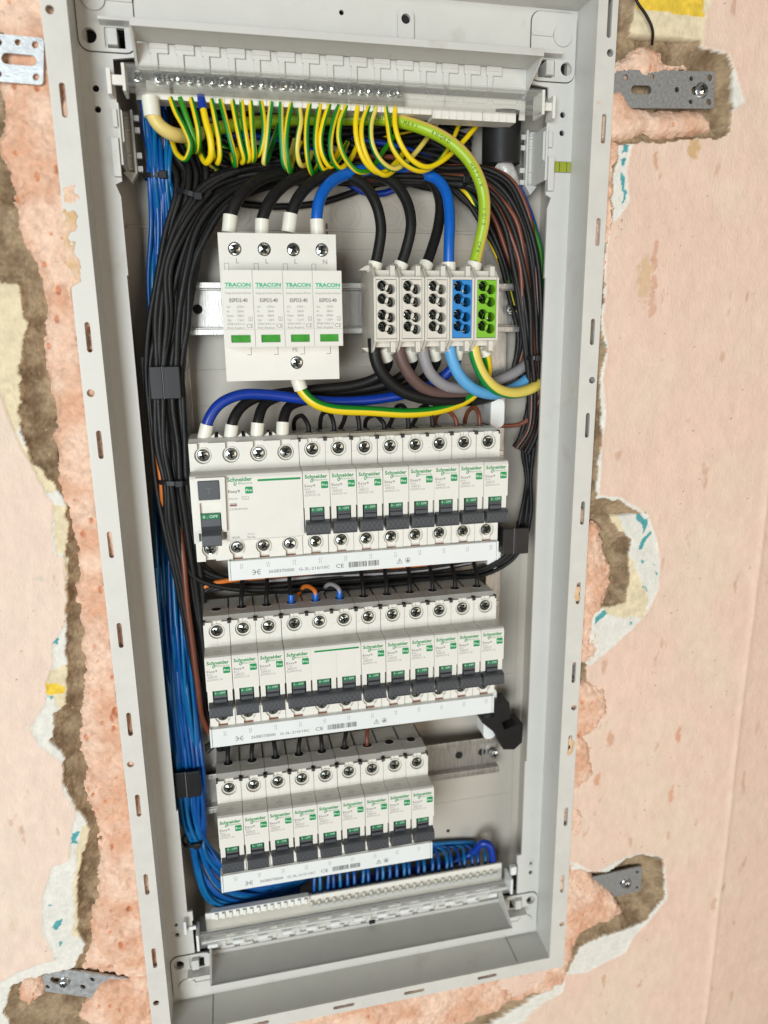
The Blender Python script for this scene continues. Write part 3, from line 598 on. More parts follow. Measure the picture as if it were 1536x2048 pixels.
# ================================================================ BREAKERS
def keyhole(cx, cz, r, w, edge, up, n=16, half=0):
    """outline hole: circle joined to a slot that runs to the edge"""
    a = math.degrees(math.asin(min(.99, w/r)));
    if up: arc = circ(cx, cz, r, n, 90+a, 450-a); return [(cx+w, edge)] and (arc, [(cx+w, edge), (cx-w, edge)])
    arc = circ(cx, cz, r, n, 270+a, 630-a); return (arc, [(cx-w, edge), (cx+w, edge)])
def face_plate(mb, x0, x1, z0, z1, cx, cz, up, material, r=5.6, w=3.4, y0=17, y1=19.4):
    """front plate with a keyhole recess open at one edge"""
    arc, ed = keyhole(cx, cz, r, w, z1 if up else z0, up)
    if up: outer = [(x0, z1), (x0, z0), (x1, z0), (x1, z1), (cx+w, z1)] + arc[::-1] + [(cx-w, z1)]
    else: outer = [(x1, z0), (x1, z1), (x0, z1), (x0, z0), (cx-w, z0)] + arc[::-1] + [(cx+w, z0)]
    mb.prism(outer[::-1], [], y0, y1, material)
def module_body(mb, x0, x1, split=None):
    # side profile (Y,Z)
    prof = [(19.4, -37), (19.4, 43.5), (24, 45.5), (38, 45.5), (38, 44.9), (60, 44.9), (60, -37)]
    mb.prism(prof[::-1], [], x0, x1, WHITE, axis='X')
    nosep = [(0.0, 0.0), (0.0, 22.6), (.8, 24.4), (2.6, 25.1), (18.3, 25.1), (18.3, -19.8), (9, -19.4), (9, 0)]
    mb.prism(nosep[::-1], [], x0, x1 if split is None else split, WHITE, axis='X')
    if split: mb.prism([(0, -18.6), (0, 22.6), (.8, 24.4), (2.6, 25.1), (18.3, 25.1), (18.3, -19.8), (1, -19.8)][::-1], [], split, x1, WHITE, axis='X')
def lower_nose(mb, x0, x1, material=WHITE, w=3.6):
    ch = [(1.3, .2), (1.0, -3), (1.2, -9), (3.4, -15.5), (7, -19.2), (9, -19.6), (9, .2)]
    mb.prism(ch, [], x0+.5, x0+w+.2, material, axis='X'); mb.prism(ch, [], x1-w-.2, x1-.5, material, axis='X')
def toggle_mesh(mb, x0, x1, px0, px1, pl=None):
    # drum
    n = 14; R_ = 8.6; cy, cz = 9.2, -7.0; A = []
    for i in range(n): a = math.radians(95+100*i/(n-1)+25); A.append((cy+R_*math.cos(a), cz+R_*math.sin(a)))
    A = [(y, z) for y, z in A]; prof = A+[(9.2, -15.5), (9.2, 0)]
    mb.prism(prof, [], x0, x1, GREYD, axis='X')
    for dz in (-6.2, -8.8): mb.box(x0, x1, .15, .7, dz, dz+.35, HOLE)
    mb.box(x0+.1, x1-.1, -.1, 1.2, -9.6, -6.6, GREYD)
def paddle(mb, x0, x1):
    prof = [(-3.6, -9.6), (.5, -8.8), (2.5, -9.6), (2.0, -17.2), (-2.0, -18.6), (-5.2, -17.6), (-5.6, -16.4), (-4.9, -10.4)]
    mb.prism(prof, [], x0, x1, GREYD, axis='X')
    w = x1-x0; nseg = max(3, round(w/3.9)); sw = (w-2.4)/nseg
    for i in range(nseg):
        xa = x0+1.2+i*sw; ya = -5.25
        for (a, b_, c, d) in ((xa, -11.4, xa+sw, -16.2), (xa, -16.2, xa+sw, -11.4)):
            d_ = np.array([c-a, d-b_]); d_ /= np.linalg.norm(d_); nx, nz = -d_[1]*.16, d_[0]*.16
            yy = lambda z: -4.9-(-10.4-z)/6.0*.7-.14
            mb.add([(a+nx, yy(b_), b_+nz), (a-nx, yy(b_), b_-nz), (c-nx, yy(d), d-nz), (c+nx, yy(d), d+nz)], [(0, 1, 2, 3)], HOLE2)
    for zz in (-11.1, -16.5): 
        yy = -4.9-(-10.4-zz)/6.0*.7-.14
        mb.add([(x0+1.2, yy, zz-.12), (x1-1.2, yy, zz-.12), (x1-1.2, yy, zz+.12), (x0+1.2, yy, zz+.12)], [(0, 1, 2, 3)], HOLE2)
HOLE2 = mat('toggle_groove', srgb(46, 47, 50), .6)
def print_label(rating, code, w=17.6, pro=True, sub='6000'):
    mb = MB(); y = -.07
    text(mb, 'Schneider', 1.2, 19.7, 2.5, GREEN, y, width=15.0, bold=.03)
    text(mb, 'Electric', 7.0, 17.9, 1.25, GREEN, y, width=9.2)
    # looped emblem hanging from the n
    stroke(mb, 5.9, 19.4, 5.0, 17.9, .5, GREEN, y); stroke(mb, 5.0, 17.9, 5.5, 17.1, .5, GREEN, y); stroke(mb, 5.5, 17.1, 6.4, 17.5, .5, GREEN, y); stroke(mb, 6.4, 17.5, 6.6, 19.2, .5, GREEN, y); stroke(mb, 6.6, 19.2, 5.9, 19.5, .5, GREEN, y)
    text(mb, 'Easy9', 1.0, 13.9, 1.75, PDARK, y, width=7.0)
    mb.prism(rrect(11.9, 16.6, 12.6, 17.3, .6, 4), [], y, .02, GREEN)
    text(mb, 'Pro', 14.25, 14.1, 1.7, PWHITE, y-.04, width=3.7, align='C', bold=.015)
    text(mb, rating, 1.1, 11.9, 1.25, PGREY, y, width=3.4)
    frame(mb, 1.4, 7.8, 9.7, 11.4, .13, PFAINT, y); text(mb, '6000', 1.8, 9.95, 1.15, PGREY, y, width=3.6); frame(mb, 5.9, 7.6, 9.85, 11.25, .1, PFAINT, y); text(mb, '3', 6.35, 10.0, 1.05, PGREY, y)
    text(mb, code, 1.1, 7.7, 1.35, PGREY, y, width=10.0)
    return mb
def off_band(mb, x0, x1, y=-.3):
    # green band over the drum, with the white legend
    mb.add([(x0, .35, .05), (x1, .35, .05), (x1, .05, -3.6), (x0, .05, -3.6)], [(3, 2, 1, 0)], DGREEN)
    mb.add([(x0, .35, .05), (x1, .35, .05), (x1, 1.5, .05), (x0, 1.5, .05)], [(0, 1, 2, 3)], DGREEN)
    text(mb, '0 - OFF', (x0+x1)/2, -2.5, 1.55, PWHITE, -.04, width=(x1-x0)*.84, align='C')
def crumb(mb, x):  # faint moulded mark on the shoulder
    for a, b_ in (((x-2.4, 9), (x, 7.4)), ((x, 7.4), (x+2.4, 9)), ((x+2.4, 9), (x, 10.6)), ((x, 10.6), (x-2.4, 9))):
        d = np.array([b_[0]-a[0], b_[1]-a[1]]); d /= np.linalg.norm(d); nx, ny = -d[1]*.15, d[0]*.15
        mb.add([(a[0]+nx, a[1]+ny, 25.16), (a[0]-nx, a[1]-ny, 25.16), (b_[0]-nx, b_[1]-ny, 25.16), (b_[0]+nx, b_[1]+ny, 25.16)], [(0, 1, 2, 3)], PFAINT)
    mb.add([(x-7, 13, 25.16), (x+6.5, 13, 25.16), (x+6.5, 13.25, 25.16), (x-7, 13.25, 25.16)], [(0, 1, 2, 3)], PFAINT)
def make_breaker(name, label, loc, group, rating, code, poles=1):
    t = thing(name, label, 'circuit breaker', loc, group); w = 18*poles-.35
    mb = MB(); module_body(mb, 0, w)
    for p in range(poles):
        x0 = 18*p; x1 = x0+17.65 if p == poles-1 else x0+18
        face_plate(mb, x0, x1, 25.1, 43.5, x0+9, 36.6, True, WHITE); face_plate(mb, x0, x1, -37, -19.8, x0+9, -28.8, False, WHITE)
        for (cz) in (36.6, -28.8): mb.prism(circ(x0+9, cz, 4.9, 22), [circ(x0+9, cz, 4.2, 22)], 18.3, 19.4, WHITE)
        mb.box(x0+8.93, x0+9.07, 16.93, 17, 25.4, 31, PFAINT); mb.box(x0+8.92, x0+9.08, 19.3, 19.36, 40.8, 43.4, SEAM)
        lower_nose(mb, x0 if p == 0 else x0+.15, x1)
        mb.prism(circ(x0+9, 37-.2, 3.6, 18), [], 44.9, 44.9+.05, HOLE, axis='Z')
        mb.prism(circ(x0+9, 36.8, 4.1, 18), [circ(x0+9, 36.8, 3.6, 18)], 45.5, 45.62, WHITE, axis='Z')
        mb.cyl((x0+9, 36.8), 3.5, 45.5, 45.58, HOLE, axis='Z', n=18)
        mb.cyl((x0+9, 36.6), 4.2, 19.3, 19.36, HOLE); mb.cyl((x0+9, -28.8), 4.2, 19.3, 19.36, HOLE)
        # dark boxes paint in the shade of small notches at the top corners
        for xx in (x0+.0, x1-1.2): mb.box(xx, xx+1.2, 16.9, 22, 41.8, 44.2, SEAM)
        mb.box(x0+16.9, x0+18-.36, 38.2, 59, 44.95, 45.3, HOLE)
        mb.box(x0+.6, x0+2.4, 16.94, 17.05, 34, 34.2, PFAINT)
        crumb(mb, x0+9)
    mb.build('housing', t, .28)
    for p in range(poles):
        m2 = MB(); toggle_mesh(m2, 18*p+4.6, 18*p+13.1, 0, 0); tg = m2.build('toggle', t)
        m2 = MB(); off_band(m2, 18*p+4.7, 18*p+13.0); m2.build('off_flag', tg)
    m2 = MB(); paddle(m2, .9, 18*poles-1.3); m2.build('lever', t, .35)
    lm = print_label(rating, code)
    if poles > 1:
        lm.prism(rrect(20.5, 18*poles-1.5, 20.7, 22.0, .6, 4), [], -.07, .02, GREEN)
        for p in range(1, poles): lm.box(18*p-.05, 18*p+.05, -.05, .01, .3, 22.5, PFAINT)
    lm.build('printed_label', t)
    for p in range(poles):
        screw(t, 18*p+9, 17.9, 36.6, 3.85, STEELD); screw(t, 18*p+9, 17.9, -28.8, 3.85, STEELD)
    return t
R2 = (0, 0, 0); R3 = (.6, 0, -124.95); R4 = (1.2, 0, -250.03)
b10 = make_breaker('circuit_breaker', 'white breaker marked B10, immediately right of the wide residual current switch', (72, 0, 0), 'breakers of the upper breaker row', 'B10', 'EZ9F27110')
for k in range(1, 8):
    copy_tree(b10, (72+18*k, 0, 0), ('white breaker marked B10, %s to the right of the wide residual current switch' % ORD[k]) if k < 7 else 'white breaker marked B10 at the right end of the upper breaker row')
c = copy_tree(b10, R3, 'white breaker marked B10 at the left end of the row of twelve poles'); c['group'] = 'breakers of the middle breaker row'
b13 = make_breaker('circuit_breaker', 'white breaker marked B13, second from the left in the middle breaker row', (R3[0]+18, 0, R3[2]), 'breakers of the middle breaker row', 'B13', 'EZ9F27113')
copy_tree(b13, (R3[0]+36, 0, R3[2]), 'white breaker marked B13 just left of the wide three pole breaker')
make_breaker('three_pole_breaker', 'wide three pole breaker marked C16 with one long lever and green bar', (R3[0]+54, 0, R3[2]), None, 'C16', 'EZ9F57316', poles=3)
b16 = make_breaker('circuit_breaker', 'white breaker marked B16 directly right of the wide three pole breaker', (R3[0]+108, 0, R3[2]), 'breakers of the middle breaker row', 'B16', 'EZ9F27116')
for k in range(1, 6):
    copy_tree(b16, (R3[0]+108+18*k, 0, R3[2]), ('white breaker marked B16, %s to the right of the three pole breaker' % ORD[k]) if k < 5 else 'white breaker marked B16 at the right end of the middle breaker row')
for k in range(9):
    c = copy_tree(b16, (R4[0]+18*k, 0, R4[2]), ('white breaker marked B16, %s from the left in the lowest breaker row' % ORD[k]) if 0 < k < 8 else 'white breaker marked B16 at the %s end of the lowest breaker row' % ('left' if k == 0 else 'right'))
    c['group'] = 'breakers of the lowest breaker row'
# ---- residual current device
t = thing('residual_current_device', 'wide four pole residual current switch marked 40A with T test button', 'residual current switch', (0, 0, 0))
mb = MB(); module_body(mb, 0, 71.6, 21)
for p in range(4):
    x0 = 18*p; x1 = x0+18 if p < 3 else 71.6
    face_plate(mb, x0, x1, 25.1, 43.5, x0+8.8, 35.4, True, WHITE, y0=16.2); face_plate(mb, x0, x1, -37, -19.8, x0+9.2, -28.8, False, WHITE, y0=16.2)
    for cz in (35.4, -28.8): mb.prism(circ(x0+9, cz, 4.9, 22), [circ(x0+9, cz, 4.2, 22)], 18.0, 19.4, WHITE); mb.cyl((x0+9, cz), 4.2, 19.3, 19.36, HOLE)
    if p: 
        mb.box(x0-1, x0+1, 30, 59, 44.95, 45.62, HOLE)
        for s_ in (-1, 1): mb.prism([(x0+s_*1.2, 45.4), (x0+s_*4.6, 45.4), (x0+s_*1.4, 48)][::s_], [], 27, 29, WHITE)
mb.prism([(0, -19.7), (3.2, -19.7), (3.2, 0), (0, 0)][::1], [], .6, 12, WHITE)
mb.prism([(3.2, -19.7), (21, -19.7), (21, 0), (3.2, 0)], [], 4.5, 12, WHITE)
mb.build('housing', t, .3)
mb = MB(); mb.prism([(3.2, -12), (21.2, -12), (21.9, 24), (3.5, 24)], [rrect(4.9, 18.3, 9.6, 22.3, .6)[::1], rrect(5.2, 18.2, -11.6, 8.0, .5)], -3.4, .8, WHITE); mb.box(5, 18.4, -.6, .2, -.5, 8.2, WHITE); mb.box(4.7, 18.6, -.2, .3, 9, 22.6, HOLE); mb.box(5, 18.4, .1, .4, -11.6, .4, HOLE); mb.build('bezel', t, .3)
mb = MB(); mb.prism(rrect(5.2, 18.0, 9.9, 22.0, .8), [], -4.6, 0, GREYD); mb.build('test_button', t, .4)
mb = MB(); mb.prism([(-2.2, 0), (-2.6, -8), (-4.6, -10), (-9, -12.5), (-10, -19), (-6, -20.5), (3.5, -19.6), (3.5, 0)], [], 5.3, 17.6, GREYD, axis='X')
mb.box(5.3, 17.6, -2.5, 0, -3.4, .4, DGREEN)
text(mb, '0 . OFF', 11.4, -2.4, 1.9, PWHITE, -2.6, width=9.4, align='C'); mb.build('lever', t, .4)
mb = MB(); y = -.07
text(mb, 'Schneider', 23.2, 20.2, 2.7, GREEN, y, width=16, bold=.03); text(mb, 'Electric', 30.4, 18.2, 1.35, GREEN, y, width=8.8)
for a in ((28.2, 19.8, 27.4, 18.4), (27.4, 18.4, 27.9, 17.6), (27.9, 17.6, 28.8, 18), (28.8, 18, 29, 19.6)): stroke(mb, *a, .5, GREEN, y)
mb.prism(rrect(42.5, 70.6, 19.5, 20.9, .6, 4), [], y, .02, GREEN)
text(mb, 'Easy9', 23.6, 12.8, 1.9, PDARK, y, width=7.4, bold=.01); mb.prism(rrect(34.4, 39.2, 11.8, 16.4, .6, 4), [], y, .02, GREEN); text(mb, 'Pro', 36.8, 13.2, 1.8, PWHITE, y-.04, width=3.8, align='C', bold=.015)
text(mb, '30mA', 23.6, 8.2, 1.4, PGREY, y, width=5.8); frame(mb, 32, 36.3, 7.9, 10.1, .2, PGREY, y); stroke(mb, 32.8, 9.2, 34, 9.2, .2, PGREY, y); stroke(mb, 34, 8.7, 35.5, 8.7, .2, PGREY, y); text(mb, '3', 33.5, 8.2, 1, PGREY, y)
rect(mb, 24, 28.6, 3.6, 6.0, PFAINT, y); rect(mb, 24, 28.6, 4.2, 4.9, mat('print_red', srgb(120, 20, 40), .6), y-.02)
text(mb, 'EZ9R49440', 23.8, 1.2, 1.35, PGREY, y, width=11.5)
text(mb, '40A', 24, -18.2, 2.0, PGREY, y, width=5.4); text(mb, '415V~', 34, -16, 1.2, PGREY, y, width=5.8); text(mb, '50 Hz', 34, -18.2, 1.3, PDARK, y, width=5.2)
text(mb, 'T', 11.6, 13.6, 4.2, mat('mark_grey', srgb(98, 100, 102), .5), -4.7, align='C', width=4)
mb.build('printed_label', t)
for p in range(4): screw(t, 18*p+8.8, 17.1, 35.4, 3.9, STEEL); screw(t, 18*p+9.2, 16.8, -28.8, 3.9, STEEL)
# ---- comb busbars
def busbar(label, x0, x1, zrow, ztop, zbot, first, nl, ang=0):
    t = thing('busbar', label, 'busbar', (x0, 13, zrow+zbot), 'white comb busbars under the breakers'); O = (x0, 13, zrow+zbot)
    mb = MB(); mb.box(x0, x1, 13, 20, zrow+zbot, zrow+ztop, PURE); mb.box(x0, x1, 20, 30, zrow+ztop-6, zrow+ztop-1, PURE); mb.build('cover', t, .35, offset=O)
    mb = MB(); mb.box(x0-1.6, x0-.25, 12.6, 22, zrow+zbot+.2, zrow+ztop+.5, PURE); mb.build('end_cap', t, .2, offset=O)
    mb = MB(); mb.box(x1+.2, x1+1.5, 12.6, 22, zrow+zbot+.2, zrow+ztop+.3, PURE); mb.build('end_cap', t, .2, offset=O)
    mb = MB()
    for i in range(nl): mb.box(first+18*i-4.5, first+18*i+4.5, 18, 20, zrow+ztop-.5, zrow+ztop+.35, mat('copper_pin', srgb(170, 98, 60), .35, .9))
    mb.build('copper_pin', t, offset=O)
    mb = MB(); y = 12.93; zr = zrow
    for i in range(nl):
        n_ = i % 3; xx = first+18*i
        text(mb, 'L%d' % (n_+1), xx, zr+ztop-3.6, 1.6, PGREY, y, align='C'); text(mb, 'L%d' % (3-n_), xx, zr+ztop-5.9, 1.6, PGREY, y, align='C', flip=True)
    b_ = zr+zbot+3.4; f = first
    for s_ in (-1, 1):        # mirrored three-armed mark
        for k in (-1, 0, 1): stroke(mb, f+9.8+s_*.45, b_+1.6+k*.15, f+9.8+s_*1.4, b_+1.6+k*1.5, .42, PDARK, y); stroke(mb, f+9.8+s_*1.3, b_+1.6+k*1.55, f+9.8+s_*2.8, b_+1.6+k*1.55, .42, PDARK, y)
    text(mb, '2658370000', f+18, b_+.2, 2.3, PDARK, y, width=17.6); text(mb, 'G-3L-210/10C', f+39, b_+.2, 2.1, PDARK, y, width=21.5)
    text(mb, 'CE', f+65, b_, 2.9, PDARK, y, width=5.6)
    x = f+74
    for k in range(46):
        w = random.choice([.15, .25, .4]); 
        if k == 27: x += .8
        rect(mb, x, x+w, b_-.4, b_+3.6, PDARK, y); x += w+random.choice([.12, .22, .3])
        if x > f+96: break
    xw = f+109
    for a in ((0, 0, 4, 0), (4, 0, 2, 3.5), (2, 3.5, 0, 0), (2.2, 2.6, 1.7, 1.6), (1.7, 1.6, 2.3, 1.6), (2.3, 1.6, 1.9, .6)): stroke(mb, xw+a[0], b_-.2+a[1], xw+a[2], b_-.2+a[3], .28, PDARK, y)
    mb.prism(circ(xw+8, b_+1.6, 2, 20), [circ(xw+8, b_+1.6, 1.75, 20)], y, y+.05, PDARK)
    rect(mb, xw+7, xw+9, b_+.6, b_+1.8, PDARK, y); mb.prism(circ(xw+8, b_+2.5, .5, 10), [], y, y+.05, PDARK)
    mb.build('printed_label', t, offset=O)
busbar('long white busbar under the upper breaker row, beside the residual current switch', 21.8, 213.5, 0, -37.3, -51.2, 29.2, 11)
busbar('long white busbar under the middle breaker row', 1.3, 213.2, -124.95, -36.6, -51.0, 10.4, 12)
busbar('short blurred white busbar under the lowest breaker row', 1.2, 164.0, -250.03, -34.2, -48.8, 10.4, 9)
# ================================================================ SURGE PROTECTOR
X1 = 27.66; t = thing('surge_protector', 'white four pole surge protector with green windows on the top rail', 'surge protector', (X1, 12, 83)); O = (X1, 12, 83)
mb = MB(); W4 = 72.4
bx0, bx1 = X1-.6, X1+72.2
mb.prism([(bx0, 83.2), (bx1, 83.2), (bx1, 172.8), (bx0, 172.8)], [circ(X1+9+18*p+.2, 163.5, 4.1, 20) for p in range(4)]+[circ(X1+44.6, 94.2, 4.1, 20)], 11.5, 13.2, WHITE)
mb.box(bx0, bx1, 16.5, 60, 83.2, 172.8, WHITE); mb.box(bx0, bx0+1.5, 13.2, 16.5, 83.2, 172.8, WHITE); mb.box(bx1-1.5, bx1, 13.2, 16.5, 83.2, 172.8, WHITE); mb.box(bx0+1.5, bx1-1.5, 13.2, 16.5, 171.3, 172.8, WHITE); mb.box(bx0+1.5, bx1-1.5, 13.2, 16.5, 83.2, 84.7, WHITE)
mb.build('housing', t, .35, offset=O)
plug = None
for p in range(4):
    m_ = MB(); xx = X1+18*p; m_.prism([(xx+.1, 104.6), (xx+17.9, 104.6), (xx+17.9, 149.2), (xx+.1, 149.2)], [rrect(xx+3.6, xx+15.2, 107.2, 111.8, .4)], -9.1, -7.2, WHITE)
    m_.box(xx+.1, xx+17.9, -7.2, 11.5, 104.6, 149.2, WHITE); m_.box(xx+.5, xx+17.5, -9.25, -9.1, 114.9, 115.1, PFAINT)
    pm = m_.build('plug_module', t, .45, offset=O)
    m_ = MB(); m_.box(xx+3.7, xx+15.1, -7.8, -7.25, 107.3, 111.7, WINDOWG); m_.build('indicator_window', pm, offset=O)
    m_ = MB(); y = -9.2
    text(m_, 'TRACON', xx+1.6, 139.8, 2.2, TEALG, y, width=15.2, bold=.045); rect(m_, xx+1.6, xx+16.8, 138.8, 139.2, TEALG, y)
    text(m_, 'Surge protective Device', xx+1.6, 135.6, 1.15, PGREY, y, width=15.2); text(m_, 'ESPD2-40', xx+9.2, 130.9, 2.2, PDARK, y, width=10.6, align='C', bold=.012)
    for i, (a, b_) in enumerate((('Uc:', '275V~'), ('In:', '20kA'), ('Imax:', '40kA'), ('Up:', '1.5kV'))):
        text(m_, a, xx+2, 127.5-2.55*i, 1.35, PGREY, y); text(m_, b_, xx+8.0, 127.5-2.55*i, 1.35, PGREY, y)
    frame(m_, xx+14.6, xx+16.8, 119.8, 122.4, .2, PGREY, y); text(m_, '2', xx+15.2, 120.3, 1.5, PGREY, y)
    text(m_, 'EN61643-11', xx+2, 117.6, 1.3, PGREY, y, width=10.2); text(m_, 'Red: Replace', xx+2, 115.4, 1.2, PGREY, y, width=10); text(m_, 'CE', xx+13, 115.9, 2.5, PGREY, y, width=4.0)
    m_.build('printed_label', pm, offset=O)
    screw(t, X1+9.2+18*p, 12.6, 163.5, 3.8, STEEL, off=O)
screw(t, X1+44.6, 12.6, 94.2, 3.8, STEEL, off=O)
m_ = MB(); y = 11.42
for p, s_ in enumerate('LLLN'): text(m_, s_, X1+9.6+18*p, 155.0, 3.0, PGREY, y)
text(m_, 'PE', X1+42.2, 101.2, 2.6, PGREY, y)
for p in range(4):
    xa = X1+2.4+18*p; 
    for a in ((xa, 149.4, xa, 155), (xa+2.6, 149.4, xa+2.6, 155), (xa, 155, xa+2.6, 155)): stroke(m_, *a, .2, PDARK, y)
    xa = X1+14+17*p; 
    for a in ((xa+1.8, 104.4, xa+1.8, 99.6), (xa+1.8, 99.6, xa-.8, 99.6)): stroke(m_, *a, .28, PDARK, y)
m_.build('printed_label', t, offset=O)
# ================================================================ TERMINAL BLOCKS
def tblock(i, face_mat, label):
    P_ = 17.45; x0 = 124.6+P_*i; x1 = x0+P_-.5; O = (x0, 60, 110)
    t = thing('terminal_block', label, 'terminal block', O, 'distribution terminal blocks on the top rail')
    F = 16.0
    m_ = MB(); prof = [(60, 99), (60, 157), (30, 157), (24, 153.5), (F+.2, 148.5), (F+.2, 106.5), (24, 102), (30, 99)]
    for a, b_ in ((x0, x0+1.5), (x1-1.5, x1)): m_.prism([(F-.6, 147.6), (F-.6, 107.2), (23, 101), (30, 98.2), (60, 98.2), (60, 157.6), (30, 157.6), (23, 153.8)], [], a, b_, WHITE2, axis='X')
    m_.box(x0+1.5, x1-1.5, F+9, 60, 103, 153, WHITE2)
    m_.box(x0+1.5, x1-1.5, F-.3, F+9, 146.4, 148.2, WHITE2); m_.box(x0+1.5, x1-1.5, F-.3, F+9, 106.6, 108.4, WHITE2)
    for z0, z1 in ((148.2, 155.5), (99.5, 106.6)):
        m_.box(x1-4.6, x1-1.4, 20, 34, z0, z1, WHITE2); m_.box(x0+1.5, x0+3, 26, 50, z0, z1, WHITE2); m_.box(x0+6, x1-5, 40, 52, z0+.5, z1-1.5, WHITE2)
    if i == 0:
        m_.prism([(x0, 153), (x0-7, 153.2), (x0-2, 156.2), (x0, 156.4)][::-1], [], 30, 34, WHITE2); m_.prism([(x0, 103), (x0-6, 102.6), (x0-2, 100), (x0, 99.8)], [], 30, 34, WHITE2)
    m_.build('housing', t, .3, offset=O)
    # face plate with eight round wells, staggered in pairs
    m_ = MB(); xa, xb = x0+1.8, x1-1.7; cl = xa+4.1; crr = xb-3.9; zs_ = [(142.4, 140.4), (134.2, 132.2), (124.0, 122.4), (116.4, 114.6)]
    hol = []
    for za, zb in zs_:
        hol.append(circ(cl, za, 3.55, 18)); hol.append(circ(crr, zb-.2, 3.25, 18))
    m_.prism([(xa, 108.7), (xb, 108.7), (xb, 146.1), (xa, 146.1)], hol, F, F+4.5, face_mat)
    for za, zb in zs_:
        for c_, r_ in ((( cl, za), 3.75), ((crr, zb-.2), 3.6)): m_.prism(circ(*c_, r_+.25, 18), [circ(*c_, r_-.28, 18)], F-.35, F+.1, face_mat)
        m_.cyl((cl, za), 3.7, F+8, F+8.4, HOLE, n=14); m_.cyl((crr, zb-.2), 3.5, F+8, F+8.4, HOLE, n=14)
        m_.cyl((cl, za), 3.56, F+4.4, F+8, HOLE, n=18, cap=False)
        m_.cyl((crr, zb-.2), 3.26, F+4.4, F+8, face_mat, n=18, cap=False)
    fp = m_.build('face_plate', t, offset=O)
    for za, zb in zs_:
        screw(fp, cl-.5, F+5.2, za, 2.7, STEELD, off=O); s_ = screw(fp, crr-1.2, F+1.6, zb, 2.6, STEELD, off=O); s_.rotation_euler = (random.uniform(-.4, .2), 0, random.uniform(.1, .6))
        m_ = MB(); m_.cyl((crr-1.2, zb), 1.5, F+3.4, F+8, STEELD, n=12); m_.build('clamp_post', fp, offset=O)
tblock(0, WHITE2, 'leftmost grey-white terminal block with black cable below')
tblock(1, WHITE2, 'grey-white terminal block second from left with brown cable below')
tblock(2, WHITE2, 'grey-white terminal block left of the blue one with grey cable below')
tblock(3, BLOCKB, 'terminal block with bright blue face')
tblock(4, BLOCKG, 'terminal block with lime green face at the right end')
# ================================================================ TERMINAL STRIPS
t = thing('earth_terminal_strip', 'earth terminal strip with clear cover across the top of the box', 'terminal strip', (112, 40, 250)); O = (112, 40, 250)
m_ = MB()
m_.box(-17, 241, 50, 51, 255, 268, WHITE)
for k, (a, b_) in enumerate(((30, 78), (78.4, 124), (124.4, 170), (170.4, 205), (205.4, 229))):
    zb = 251.6 if k < 3 else 249.6
    m_.box(a, b_, 37, 50, zb, 255.5, WHITE)
    n_ = int((b_-a)/5.2)
    for q in range(n_): m_.box(a+q*5.2+.3, a+q*5.2+1.0, 36.2, 37.1, zb+.2, 255, WHITE)
m_.box(-10, 30, 37, 50, 252, 255.5, WHITE)
m_.build('terminal_base', t, .25, offset=O)
m_ = MB(); m_.box(6, 152, 41, 47, 255.6, 263.6, mat('brass_bar', (.45, .43, .38), .35, .9, var=.2)); m_.box(-10, 4, 41, 47, 255.6, 263.6, MATS['brass_bar']); m_.build('brass_bar', t, .3, offset=O)
xx = 10.5; k = 0
for pxx in (275, 318, 339, 360, 381, 401, 425, 444, 464, 487, 506, 526, 547, 567, 587, 607, 626, 646, 667, 685, 704, 724, 741, 762, 783, 799):
    q = at(pxx, 157+(pxx-339)*.063, 39); screw(t, q[0], 38.6, q[2], 3.4 if pxx < 330 else 2.6, STEEL, off=O)
m_ = MB()
m_.box(-20.5, 244, 30, 31, 256, 268, CLEAR); m_.box(-20.5, 244, 31, 52, 267.2, 268.2, CLEAR)
m_.box(-20.5, 244, 29.5, 36, 254.2, 255.4, CLEAR); m_.box(-20.5, 244, 29.3, 30.4, 266.8, 268.6, CLEAR); m_.box(-20.5, 244, 28.9, 30, 256.6, 257.8, CLEAR)
for k in range(13): x = -17+k*20.5; m_.prism(rrect(x, x+18.5, 257.8, 264.6, 2.5), [rrect(x+.6, x+17.9, 258.4, 264, 2.2)], 29.2, 30, CLEAR)
for x in (46.5, 113, 176): m_.box(x, x+.8, 28.6, 31, 254, 268, CLEAR)
m_.build('clear_cover', t, .15, offset=O)
m_ = MB(); m_.box(-22.4, -20.5, 28.6, 44, 253.2, 268.2, WHITE)
m_.box(-29, -22.4, 33, 35, 257.5, 263, WHITE); m_.box(-31.5, -29.0, 31.5, 43, 252, 266, WHITE)
m_.build('end_clip', t, .3, offset=O); m_ = MB(); m_.box(244, 245.9, 28.6, 44, 253.2, 268.2, WHITE)
m_.box(245.9, 253, 33, 35, 257, 262, WHITE); m_.box(253, 255, 31.5, 43, 252, 266, WHITE)
m_.build('end_clip', t, .3, offset=O)
# lower (neutral) strip
t = thing('neutral_terminal_strip', 'neutral terminal strip with clear cover across the bottom of the box', 'terminal strip', (112, 45, -366)); O = (112, 45, -366)
m_ = MB()
m_.box(-17, 241, 50, 52, -366, -348, WHITE)
m_.box(-12, 68, 46, 51, -351, -344.5, PURE)
for q in range(14): m_.box(-9+q*5.6, -6.6+q*5.6, 43.8, 46.2, -350, -345, IVORY)
for q in range(26): m_.box(69+q*6.4, 71.0+q*6.4, 47, 58, -356.5, -352, IVORY)
for q in range(4): m_.box(70+q*42, 70+q*42+40, 47, 60, -359, -355, PURE)
m_.build('terminal_base', t, .3, offset=O)
m_ = MB(); m_.box(-22, 243, 36, 37, -366, -354, CLEAR); m_.box(-22, 243, 37, 54, -354, -353, CLEAR); m_.box(-22, 243, 35, 38, -355, -353.4, CLEAR); m_.box(-22, 243, 35, 38, -366.6, -365, CLEAR)
